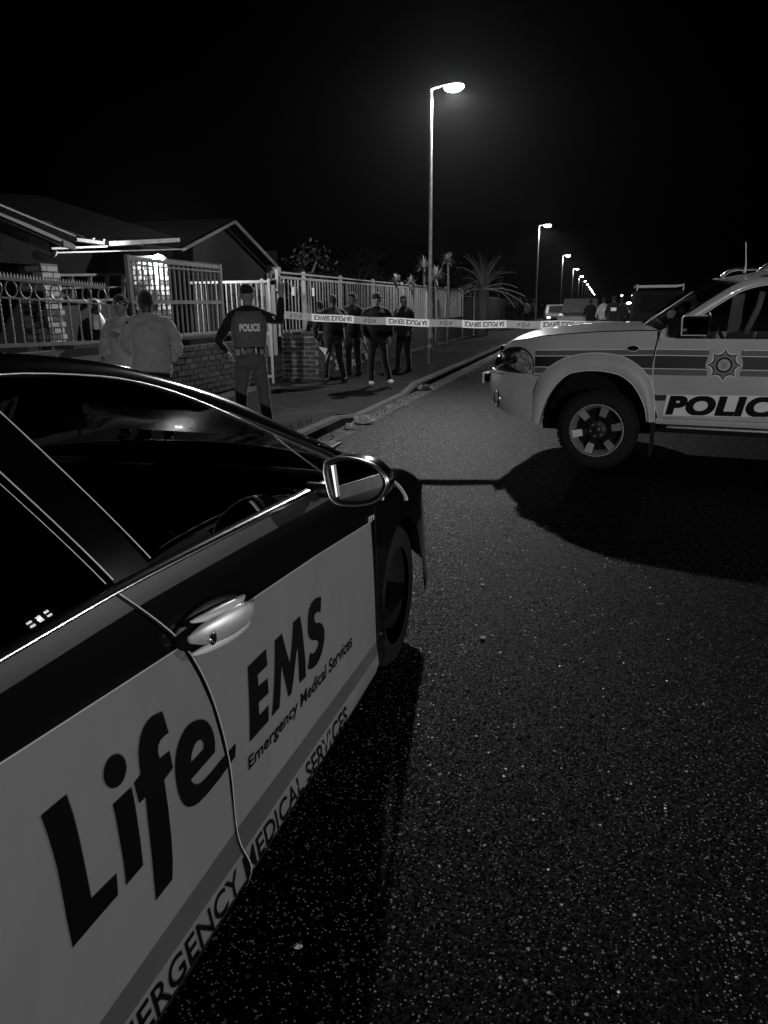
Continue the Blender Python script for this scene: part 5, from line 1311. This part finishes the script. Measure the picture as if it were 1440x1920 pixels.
# ------------------------------------------------------------------ people
def hand(g, w_, d, up, s=1., splay=.12, curl=.3):
    """palm and five fingers from wrist w_ along d; up = back of the hand"""
    d = Vector(d).normalized(); up = Vector(up); up = (up - d * up.dot(d)).normalized(); sd = d.cross(up); w_ = Vector(w_)
    g.tube([w_ - d * .02 * s, w_ + d * .02 * s, w_ + d * .06 * s, w_ + d * .095 * s], [.026 * s, .034 * s, .040 * s, .036 * s], 10, sq=(.5, 1) if abs(Vector((1, 0, 0)).dot(up)) > .7 else (1, .5))
    for k, (o, L_) in enumerate(((-.03, .070), (-.011, .082), (.009, .078), (.028, .060))):
        b = w_ + d * .088 * s + sd * o * s; dd = (d + sd * o * splay * 25 * .3).normalized(); p1 = b + dd * L_ * .45 * s; d2 = (dd - up * curl).normalized(); p2 = p1 + d2 * L_ * .32 * s; d3 = (d2 - up * curl).normalized(); p3 = p2 + d3 * L_ * .25 * s
        g.tube([b, p1, p2, p3], [.0095 * s, .009 * s, .0082 * s, .006 * s], 7)
    b = w_ + d * .03 * s - sd * .032 * s; p1 = b + (d * .6 - sd * .8).normalized() * .035 * s; p2 = p1 + (d * .85 - sd * .4 - up * curl * .5).normalized() * .032 * s
    g.tube([b, p1, p2], [.013 * s, .011 * s, .008 * s], 7)
HEADZ = 1.62
def head_shapes(g, hx, hy, hz, yaw, s=1.):
    m = Matrix.Rotation(yaw, 3, 'Z'); c = Vector((hx, hy, hz))
    def T(p): return c + m @ (Vector(p) * s)
    g.ball(c, (.076 * s, .094 * s, .105 * s), 20, 16, m)
    g.ball(T((0, .018, -.06)), (.058 * s, .066 * s, .068 * s), 16, 12, m); g.ball(T((0, .055, -.10)), (.028 * s, .025 * s, .022 * s), 10, 8, m)
    g.tube([T((0, .085, .02)), T((0, .105, -.015)), T((0, .112, -.032))], [.010 * s, .013 * s, .016 * s], 8); g.ball(T((0, .088, -.065)), (.026 * s, .014 * s, .010 * s), 10, 6, m)
    for e in (-1, 1):
        g.ball(T((e * .078, -.008, -.01)), (.010 * s, .020 * s, .032 * s), 10, 8, m); g.ball(T((e * .032, .082, .028)), (.022 * s, .012 * s, .009 * s), 8, 6, m); g.ball(T((e * .045, .068, -.035)), (.022 * s, .02 * s, .02 * s), 8, 6, m)
def person(label, loc, rz, h=1.75, top='navy', bot='navy2', skin='skin', shoe='shoe', hat=None, arms=None, legs=None, yaw=0., lean=0., bulk=1., name='person', vox=.017, wr=.012, tuck=False, hands=True, group=None, sleeve=None, hairm='hair', topz=.86):
    s = h / 1.705; t = empty(name, label, 'person', loc, rz, group); t.scale = (s, s, s)
    A = arms or {-1: ((-.27, .02, 1.15), (-.25, .14, .92)), 1: ((.27, .02, 1.15), (.25, .14, .92))}
    Lg = legs or {-1: ((-.11, .02, .50), (-.12, -.02, .09)), 1: ((.11, .02, .50), (.12, -.02, .09))}
    ln = Vector((0, lean, 0))
    def up(z): return ln * (z - .9)
    # skin body
    g = G(); hc = Vector((0, .02, HEADZ)) + ln * .75
    head_shapes(g, hc.x, hc.y, hc.z, yaw)
    g.tube([(0, -.01 + ln.y * .5, 1.38), (0, .0 + ln.y * .6, 1.50), tuple(hc + Vector((0, -.015, -.05)))], [.075, .056, .056], 14)
    g.rings([(0, 0, .88, .15, .10), (0, ln.y * .2, 1.1, .13, .095), (0, ln.y * .4, 1.3, .17, .11), (0, ln.y * .5, 1.42, .15, .08), (0, ln.y * .5, 1.46, .08, .06)], 18)
    for e in (-1, 1):
        sh = Vector((e * .185, -.005 + ln.y * .5, 1.405)); el, wr_ = Vector(A[e][0]), Vector(A[e][1]); g.tube([sh, el, wr_], [.05, .04, .027], 10); kn, an = Vector(Lg[e][0]), Vector(Lg[e][1])
        g.tube([(e * .09, 0, .9), kn, an], [.08, .055, .04], 10)
    body = merge_obj('body', g, M[skin], t, .014, 2)
    if hands:
        hg_ = G()
        for e in (-1, 1):
            el, wr_ = Vector(A[e][0]), Vector(A[e][1]); hd_ = A[e][2] if len(A[e]) > 2 else (wr_ - el); upv = A[e][3] if len(A[e]) > 3 else (e, 0, .1)
            hand(hg_, wr_, hd_, upv)
        join_into(body, hg_)
    # shirt / jacket
    g = G(); B = bulk
    g.rings([(0, 0, topz - .02, .165 * B, .125 * B), (0, ln.y * .05, topz + .04, .185 * B, .14 * B), (0, ln.y * .2, 1.08, .178 * B, .138 * B), (0, ln.y * .4, 1.27, .188 * B, .142 * B), (0, ln.y * .5, 1.36, .175 * B, .125 * B), (0, ln.y * .5, 1.425, .135, .095), (0, ln.y * .55, 1.47, .09, .074), (0, ln.y * .55, 1.50, .068, .064)], 24, 2.3)
    for e in (-1, 1):
        sh = Vector((e * .172 * B, -.005 + ln.y * .5, 1.375)); el, wr_ = Vector(A[e][0]), Vector(A[e][1]); mid = sh.lerp(el, .5) + Vector((e * .008, 0, 0))
        g.tube([(e * .05, -.005 + ln.y * .5, 1.455), (e * .11, -.005 + ln.y * .5, 1.425), sh], [.05, .055, .066 * B], 10)
        if sleeve is None: g.tube([sh, mid, el, el.lerp(wr_, .5), el.lerp(wr_, .95)], [.066 * B, .06 * B, .052 * B, .047 * B, .04], 12)
        else: g.tube([sh, mid, el], [.07 * B, .06, .05], 12)
    j = merge_obj('jacket', g, M[top], t, vox, 3, wr, 7)
    # trousers
    g = G(); g.rings([(0, 0, .80, .165, .12), (0, 0, .90, .17, .125), (0, 0, .98, .155, .115)], 20, 2.4)
    for e in (-1, 1):
        kn, an = Vector(Lg[e][0]), Vector(Lg[e][1]); hip = Vector((e * .088, 0, .88)); g.tube([hip, hip.lerp(kn, .5), kn, kn.lerp(an, .5), an + Vector((0, .01, -.03))], [.095, .09, .074, .068, .064], 14)
    merge_obj('trousers', g, M[bot], t, vox, 3, wr, 8)
    for e in (-1, 1):
        an = Vector(Lg[e][1]); g = G(); hd_ = Lg[e][2] if len(Lg[e]) > 2 else 0.; m = Matrix.Rotation(hd_, 3, 'Z')
        rr = [(-.085, .03, .035, .05), (-.05, .042, .05, .055), (.02, .047, .048, .05), (.09, .050, .035, .035), (.15, .044, .026, .026), (.18, .022, .015, .02)]
        rows = [[an + m @ Vector((w_ * math.cos(2 * PI * k / 12), y_, cz - .09 + .01 + max(-cz + .0, hh * math.sin(2 * PI * k / 12)))) for k in range(12)] for y_, w_, hh, cz in rr]
        g.grid(rows, close=True); g.f.append(tuple(range(12))[::-1]); o_ = len(g.v) - 12; g.f.append(tuple(range(o_, o_ + 12))); g.obj('shoe', M[shoe], t, True)
    m = Matrix.Rotation(yaw, 3, 'Z')
    def T(p): return hc + m @ Vector(p)
    g = G()
    if hat == 'beanie':
        g.ball(T((0, -.008, .035)), (.088, .106, .098), 20, 12, m); g.tube([T((.088 * math.cos(2 * PI * k / 24), -.008 + .105 * math.sin(2 * PI * k / 24), .035 - .012 * math.sin(2 * PI * k / 24) * -1)) for k in range(25)], .014, 6)
        g.obj('beanie', M['wool'], t, True)
    elif hat in ('cap', 'cap_back', 'brim'):
        g.ball(T((0, -.004, .042)), (.084, .102, .078), 20, 12, m)
        sg = -1 if hat == 'cap_back' else 1
        if hat == 'brim': g.rings([(*T((0, 0, .04)), .16, .17), (*(T((0, 0, .052))), .15, .16)], 24)
        else: g.grid([[T((.075 * a, sg * (.088 + .075 * (1 - a * a) * r_), .035 - .012 * r_)) for a in (-1, -.7, -.35, 0, .35, .7, 1)] for r_ in (0, .5, 1)] )
        g.obj('cap', M['navy' if hat != 'brim' else 'navy2'], t, True)
    else:
        g.ball(T((0, -.014, .022)), (.082, .098, .097), 18, 12, m); g.obj('hair', M[hairm], t, True)
    return t, body, hc, m
VIEW = lambda p: math.atan2(-p.x, p.y)        # heading that faces away from the camera
# officer
of = at(462, 531, D=8.3); ofl = Vector((of.x, of.y, .11))
off, ob, oh, om = person('police officer seen from behind in grey POLICE vest, right arm raised beside the gate', ofl, VIEW(ofl) + R(4), h=(of.z - .11) / 1.02, top='navy', bot='trouser', hat='cap', yaw=R(-22), skin='skin', bulk=1.06, name='person',
    arms={-1: ((-.36, .02, 1.10), (-.26, .16, .96)), 1: ((.37, .06, 1.31), (.40, .10, 1.60), (.05, .05, 1), (0, -1, 0))}, legs={-1: ((-.13, .02, .5), (-.15, -.02, .09)), 1: ((.13, .02, .5), (.17, -.02, .09))}, topz=.98, wr=.01)
g = G(); g.rings([(0, .0, 1.02, .185, .145), (0, 0, 1.09, .20, .165), (0, 0, 1.25, .215, .175), (0, 0, 1.36, .20, .16), (0, 0, 1.43, .15, .12)], 28, 2.6); ves = merge_obj('vest', g, M['vest'], off, .014, 2, .006, 6)
tv2, tf2 = text2d('POLICE', .05)
def vback(x, z): return -(.178 * (max(0, 1 - abs(x / .225) ** 2.6)) ** (1 / 2.6)) - .004 - (.0 if z > 1.2 else 0)
g = G(); g.add([(lerp(-.12, .115, x), vback(lerp(-.12, .115, x), 1.26), lerp(1.215, 1.29, v / .7)) for x, v in tv2], tf2); g.obj('lettering', M['plight'], ves)
g = G(); g.rings([(0, 0, .965, .185, .148), (0, 0, 1.015, .188, .15)], 28, 2.4); bl_ = g.obj('belt', M['shoe'], off, True, 40)
for x_, y_, sz3 in ((-.15, -.10, (.07, .06, .09)), (.17, -.05, (.07, .08, .14)), (.12, -.12, (.06, .05, .08)), (-.08, -.14, (.05, .04, .07))):
    G().box((x_, y_, .975), sz3).obj('pouch', M['shoe'], bl_, bevel=.008)
for x_ in (-.10, .055): G().box((x_, -.152, .99), (.014, .01, .06)).obj('belt_loop', M['plight'], bl_)
G().tube([(.20, -.06, 1.05), (.215, -.07, 1.0), (.22, -.06, .92)], .008, 6).obj('radio_cord', M['edge'], bl_)
bt, bff = text2d('SAPS', .05); g = G(); g.add([(lerp(.235, .30, x), -.022 - .03 * x, lerp(1.355, 1.385, v / .7) - .02 * x) for x, v in bt], bff); g.obj('sleeve_badge', M['plight'], off)
# man in the grey jumper, back view
a_ = at(272, 546, D=7.6)
p2, _, _, _ = person('man seen from behind in a loose grey knitted jumper, short dark hair', (a_.x, a_.y, .12), VIEW(a_) + R(12), h=(a_.z - .12) / 1.01, top='sweater', bot='navy2', skin='skin2', bulk=1.2, wr=.04, arms={-1: ((-.27, .08, 1.14), (-.16, .26, 1.05)), 1: ((.32, .02, 1.12), (.28, .16, .93))}, topz=.80)
# man with beanie and glasses facing the camera
b_ = at(226, 556, D=8.1)
p3, bod3, hc3, m3 = person('man in black beanie and glasses facing the camera in a pale grey fleece', (b_.x, b_.y, .12), VIEW(b_) + R(150), h=(b_.z - .12) / 1.01, top='sweater2', bot='navy2', skin='skin', hat='beanie', yaw=R(12), bulk=1.1, wr=.014, arms={-1: ((-.26, .04, 1.13), (-.12, .24, 1.24)), 1: ((.28, .02, 1.13), (.2, .2, 1.0))}, topz=.80)
def T3(p): return hc3 + m3 @ Vector(p)
g = G()
for e in (-1, 1): g.tube([T3((e * .034 + .026 * math.cos(2 * PI * k / 16), .100, .022 + .019 * math.sin(2 * PI * k / 16))) for k in range(17)], .0028, 5); g.tube([T3((e * .06, .098, .025)), T3((e * .082, .0, .01))], .0025, 5)
g.tube([T3((-.009, .103, .024)), T3((.009, .103, .024))], .003, 5); g.obj('spectacles', M['edge'], p3)
# person behind the ring fence with a white scarf
c_ = at(176, 566, X=WX - .9)
p4, _, hc4, m4 = person('person with a bright white head scarf standing behind the ring-topped fence', (c_.x, c_.y, .1), VIEW(c_) + R(200), h=(c_.z - .1) / 1.0, top='navy', bot='navy', skin='skin2', bulk=1.05, wr=.012)
g = G(); g.ball(hc4 + Vector((0, -.03, .015)), (.105, .095, .13)); g.rings([(0, .04, 1.30, .14, .15), (0, .03, 1.42, .13, .13), (0, .0, 1.52, .09, .09)], 18); merge_obj('head_scarf', g, M['plight'], p4, .015, 2, .012, 12)
# group of men behind the tape
def man(px, fy, hy, rz, label, **k):
    f = at(px, fy, Z=.12); top = at(px, hy, Y=f.y); return person(label, (f.x, f.y, .12), VIEW(f) + R(rz), h=(top.z - .12) / (1.0 if not k.get('hat') else 1.02), group=None, vox=.02, **k)
G1 = 'men standing behind the police tape'
man(628, 718, 555, 20, 'stout man in black jacket holding a paper, leftmost of the standing men', top='navy', bot='navy', skin='skin2', bulk=1.22, legs={-1: ((-.16, .02, .50), (-.20, -.02, .09)), 1: ((.13, .04, .50), (.20, -.05, .09))}, arms={-1: ((-.36, .06, 1.12), (-.34, .12, .88)), 1: ((.3, .1, 1.15), (.1, .28, 1.15))})
man(604, 712, 566, 10, 'shorter dark figure half hidden behind the stout man in black', top='navy', bot='navy', skin='skin2', bulk=1.0)
man(664, 705, 548, 150, 'man in dark cap with a pale open collar, behind the stout man', top='navy2', bot='navy', skin='skin', hat='cap', bulk=1.08)
man(708, 721, 549, 185, 'man in dark jumper and pale trainers walking towards the camera', top='navy', bot='navy', skin='skin', shoe='shoew', hat='beanie', bulk=1.22, legs={-1: ((-.12, .16, .50), (-.22, .10, .12), .3), 1: ((.12, .06, .50), (.13, .02, .09))})
man(758, 698, 553, 140, 'man in brimmed cap and open dark jacket, rightmost beside the lamp pole', top='navy2', bot='navy', skin='skin', hat='cap', yaw=R(50), bulk=1.15, legs={-1: ((-.12, .02, .50), (-.14, -.02, .09)), 1: ((.14, .04, .50), (.20, .0, .09))})
pp = at(597, 650, D=13.9); g = G(); g.add([pp, pp + Vector((.13, 0, -.16)), pp + Vector((.17, .03, -.03)), pp + Vector((.12, .02, -.30)), pp + Vector((.20, .05, -.1))], [(0, 1, 2), (1, 3, 4)]); tag(g.obj('folded_paper', M['paper']), 'folded white paper held by the stout man in the black jacket', 'paper')
# far people by the vehicles
for px, hy, D, rz, lab, top in ((1152, 556, 29, 0, 'far person in dark jacket with reflective patch on the back, centre of the far group', 'navy'), (1133, 559, 31, 30, 'far person in pale patterned jacket, left of the far group', 'sweater2'), (1166, 560, 31, -20, 'far person in dark clothes, right of the far group', 'navy2'), (1108, 562, 33, 0, 'far dark figure beside the white double-cab pickup', 'navy')):
    q = at(px, hy, D=D); pr, _, _, _ = person(lab, (q.x, q.y, 0.), VIEW(q) + R(rz), h=max(1.6, min(1.9, q.z)), top=top, bot='navy', skin='skin2', vox=.03, wr=.01, hands=False)
    if px in (1152, 1133): G().box((0, -.16, 1.25), (.2, .01, .12)).obj('reflective_patch', M['hivis'], pr); 
for k, (px, hy, D) in enumerate(((975, 566, 44), (986, 565, 47), (962, 567, 43), (1000, 566, 50))):
    q = at(px, hy, D=D); person(('second from the left of the small distant people below the palm side', 'third and palest of the small distant people left of the hatchback', 'leftmost of the small distant people, nearest the board fence', 'rightmost of the small distant people, beside the far hatchback')[k], (q.x, q.y, .1), 0, h=1.7, top='sweater2' if k == 1 else 'navy2', bot='navy2', skin='skin2', vox=.04, wr=0, hands=False, group='distant people on the pavement')

# ------------------------------------------------------------------ far vehicles
def far_car(name, label, cat, loc, rz, prof, wdt, m, L, glass_z, wheels, lights=None, cabw=.86):
    """prof: side outline (y forward, z); built as stacked sections with tumblehome; faces -Y local"""
    t = empty(name, label, cat, loc, rz); g = G()
    n = len(prof)
    def wd(z): return wdt / 2 * (1 if z < glass_z else lerp(1, cabw, clamp((z - glass_z) / .45)))
    rows = [[(s * wd(z) * (.94 if abs(s) == 1 and i in (0, n - 1) else 1), y, z) for s in (-1, -.8, 0, .8, 1)] for i, (y, z) in enumerate(prof)]
    g.grid(rows); 
    for sx_ in (-1, 1): g.add([(sx_ * wd(z), y, z) for y, z in prof], [tuple(range(n))])
    g.obj('body', M[m], t, bevel=.03)
    for y_ in wheels:
        for sx_ in (-1, 1): G().lathe([(.001, -.11), (.2, -.11), (.32, -.1), (.33, 0), (.32, .1), (.001, .1)], 24, Matrix.Rotation(PI / 2, 3, 'Z'), (sx_ * (wdt / 2 - .1), y_, .33)).obj('wheel', M['rubber'], t, True, 40)
    return t
cp = at(1045, 590, D=48)
hb = far_car('parked_car', 'small pale hatchback facing the camera far down the street', 'car', (cp.x, cp.y, 0), R(6), [(-1.9, .3), (-1.95, .55), (-1.85, .8), (-1.0, .98), (-.35, 1.42), (.2, 1.48), (1.3, 1.42), (1.75, 1.0), (1.85, .4)], 1.65, 'white', 3.8, .95, (-1.2, 1.25))
G().add([(-.62, -1.02, 1.0), (.62, -1.02, 1.0), (.54, -.42, 1.40), (-.54, -.42, 1.40)], [(0, 1, 2, 3)]).obj('windscreen', M['ink'], hb)
for e in (-1, 1): G().ball((e * .62, -1.88, .70), (.13, .04, .07)).obj('headlight', M['soft'], hb, True)
G().box((0, -1.96, .55), (1.0, .03, .16)).obj('grille', M['ink'], hb); G().box((0, -1.98, .42), (.42, .02, .1)).obj('number_plate', M['plight'], hb)
G().box((0, -.85, 1.17), (.1, .01, .1)).obj('windscreen_sticker', M['plight'], hb)
cp = at(1103, 585, D=36)
dc = far_car('pickup_truck', 'white double-cab pickup parked on the far left behind the tape', 'pickup truck', (cp.x - .3, cp.y, 0), R(176), [(-2.4, .45), (-2.5, .75), (-2.45, 1.05), (-.9, 1.08), (-.85, 1.1), (-.7, 1.72), (.9, 1.76), (1.35, 1.12), (2.3, 1.0), (2.4, .5)], 1.75, 'fence2', 4.9, 1.05, (-1.5, 1.5))
G().add([(-.6, -.87, 1.12), (.6, -.87, 1.12), (.56, -.73, 1.64), (-.56, -.73, 1.64)], [(0, 1, 2, 3)]).obj('rear_window', M['ink'], dc)
for e in (-1, 1):
    for y0 in (-.55, .25): G().add([(e * (.885), y0, 1.14), (e * .885, y0 + .6, 1.14), (e * .80, y0 + .5, 1.62), (e * .80, y0 + .04, 1.62)], [(0, 1, 2, 3)]).obj('side_window', M['ink'], dc)
    G().box((e * .8, -2.5, .85), (.1, .03, .22)).obj('tail_lamp', M['soft'], dc)
cp = at(1238, 585, D=26)
vn = far_car('rack_van', 'dark van with a rack on its roof, behind the police vehicle windscreen', 'van', (cp.x, cp.y + 2, 0), R(0), [(-2.1, .4), (-2.2, .8), (-2.0, 1.2), (-1.5, 1.85), (-1.2, 1.95), (2.0, 1.95), (2.1, .4)], 1.8, 'darkboard', 4.3, 1.2, (-1.4, 1.4), cabw=.92)
for y_ in (-1.0, .2, 1.6): G().beam((-.8, y_, 2.12), (.8, y_, 2.12), .05, .05).obj('rack_bar', M['fence'], vn)
for e in (-1, 1): G().beam((e * .78, -1.1, 2.16), (e * .78, 1.9, 2.16), .04, .04).obj('rack_rail', M['fence'], vn); G().beam((e * .78, -1.0, 1.95), (e * .78, -1.0, 2.14), .04, .04, (1, 0, 0)).obj('rack_leg', M['fence'], vn)
G().add([(-.7, -2.04, 1.25), (.7, -2.04, 1.25), (.64, -1.56, 1.80), (-.64, -1.56, 1.80)], [(0, 1, 2, 3)]).obj('windscreen', M['ink'], vn)
# approaching vehicle with lights on
cp = at(1186, 568, D=60)
ac = far_car('approaching_car', 'distant car with glaring headlights on, right of the far group', 'car', (cp.x, cp.y, 0), R(0), [(-2, .4), (-2.1, .8), (-1.2, 1.0), (-.5, 1.45), (1.3, 1.45), (2, .9), (2, .4)], 1.75, 'navy2', 4.3, .98, (-1.3, 1.3))
for e in (-1, 1): G().ball((e * .65, -2.1, .8), (.16, .06, .12)).obj('headlight', M['headl'], ac, True)
G().box((0, -.2, 1.52), (.9, .2, .1)).obj('roof_light_bar', M['headl'], ac)
# far-off lights of houses on the right
for k, (x_, y_, D) in enumerate(((1166, 554, 120), (1186, 554, 130), (1195, 553, 120), (1205, 556, 100))):
    q = at(x_, y_, D=D); e = empty('distant_light', ['small distant light above the far group', 'small bright distant light above the glaring headlights', 'faint distant light right of the glaring headlights', 'dim distant light nearest the van'][k], 'lamp', (q.x, q.y, 0), 0)
    G().tube([(0, 0, 0), (0, 0, q.z)], .05, 6).obj('pole', M['pole'], e); G().ball((0, 0, q.z), (.14, .14, .12)).obj('lens', M['lens2'], e, True)

# ------------------------------------------------------------------ small things on the road
def litter(px, py, s, label, seed, m='paper'):
    q = at(px, py, Z=.03); rd_ = random.Random(seed); g = G(); n = 12
    g.ball((0, 0, .03 * s), (.10 * s, .07 * s, .045 * s), 16, 10)
    g.v = [tuple(Vector(v) * (1 + rd_.uniform(-.35, .35))) for v in g.v]; g.v = [(a, b, max(0.001, c)) for a, b, c in g.v]
    o = g.obj('litter', M[m]); o.location = (q.x, q.y, .004); tag(o, label, 'litter')
litter(681, 790, 1.25, 'larger crumpled plastic bag in the gutter by the driveway', 3)
litter(655, 800, .8, 'smaller crumpled paper scrap left of the crumpled bag', 4)
litter(797, 729, 1.2, 'crumpled wrapper lying against the kerb near the walking man', 5)
litter(558, 1761, .10, 'tiny pale pebble-like scrap on the dark road beside the near car', 6); litter(905, 1187, .13, 'small pale scrap lying on the speckled asphalt', 7); litter(905, 1089, .12, 'flat pale chip on the asphalt below the vehicle shadow tip', 8)
q = at(600, 838, Z=0); gr = empty('drain_grate', 'cast iron drain grate set in the gutter beyond the wing mirror', 'drain', (q.x - .05, q.y, .01))
for k in range(8): G().box((0, -.22 + .062 * k, 0), (.42, .03, .02)).obj('grate_bar', M['grate'], gr)
for e in (-1, 1): G().box((e * .22, 0, 0), (.03, .5, .022)).obj('grate_frame', M['grate'], gr)
q = at(778, 650, Z=.1); st_ = G().box((q.x, q.y, .22), (.08, .08, .26)).obj('marker_post', M['fence'], bevel=.01); tag(st_, 'short pale marker post at the foot of the long wall', 'post')

# weeds and grit along the foot of the walls and the kerb
g = G(); rw = random.Random(11)
for _ in range(1500):
    if rw.random() < .6: x, y = WX + .02 + abs(rw.gauss(0, .07)), rw.uniform(14.3, 34)
    else: x, y = KX - .2 - abs(rw.gauss(0, .10)), rw.choice((rw.uniform(5, 9), rw.uniform(14.5, 40)))
    a = rw.uniform(0, 2 * PI); hh = rw.uniform(.03, .12); dx, dy = math.cos(a) * .006, math.sin(a) * .006; z = .11
    g.add([(x - dx, y - dy, z), (x + dx, y + dy, z), (x + rw.gauss(0, .03), y + rw.gauss(0, .03), z + hh)], [(0, 1, 2)])
tag(g.obj('weeds', mat('dry_weeds', .10, .8, var=.3, vs=3)), 'short dry weeds along the wall foot and the kerb', 'weeds', kind='stuff')
g = G()
for _ in range(1600):
    x = KX + .02 + abs(rw.gauss(0, .18)); y = rw.uniform(6, 34); r_ = rw.uniform(.004, .014)
    g.add([(x - r_, y - r_, .004), (x + r_, y - r_ * .6, .004), (x, y + r_, .004), (x, y, .004 + r_ * 1.2)], [(0, 1, 3), (1, 2, 3), (2, 0, 3)])
tag(g.obj('grit', mat('loose_grit', .22, .9, var=.4, vs=3)), 'loose grit lying in the gutter along the kerb', 'grit', kind='stuff')

# ------------------------------------------------------------------ thin haze added to stand in for lens glow round the lamps
g = G(); g.box((0, 420, 3.45), (820, 990, 9.1)); hz = tag(g.obj('haze'), kind='stuff')
am = bpy.data.materials.new('glow_haze'); am.use_nodes = True; n = am.node_tree; n.nodes.remove(n.nodes['Principled BSDF'])
v = n.nodes.new('ShaderNodeVolumePrincipled'); v.inputs['Color'].default_value = (.9, .9, .9, 1); v.inputs['Density'].default_value = .00012; v.inputs['Anisotropy'].default_value = .85
n.links.new(v.outputs[0], n.nodes['Material Output'].inputs['Volume']); hz.data.materials.clear(); hz.data.materials.append(am)
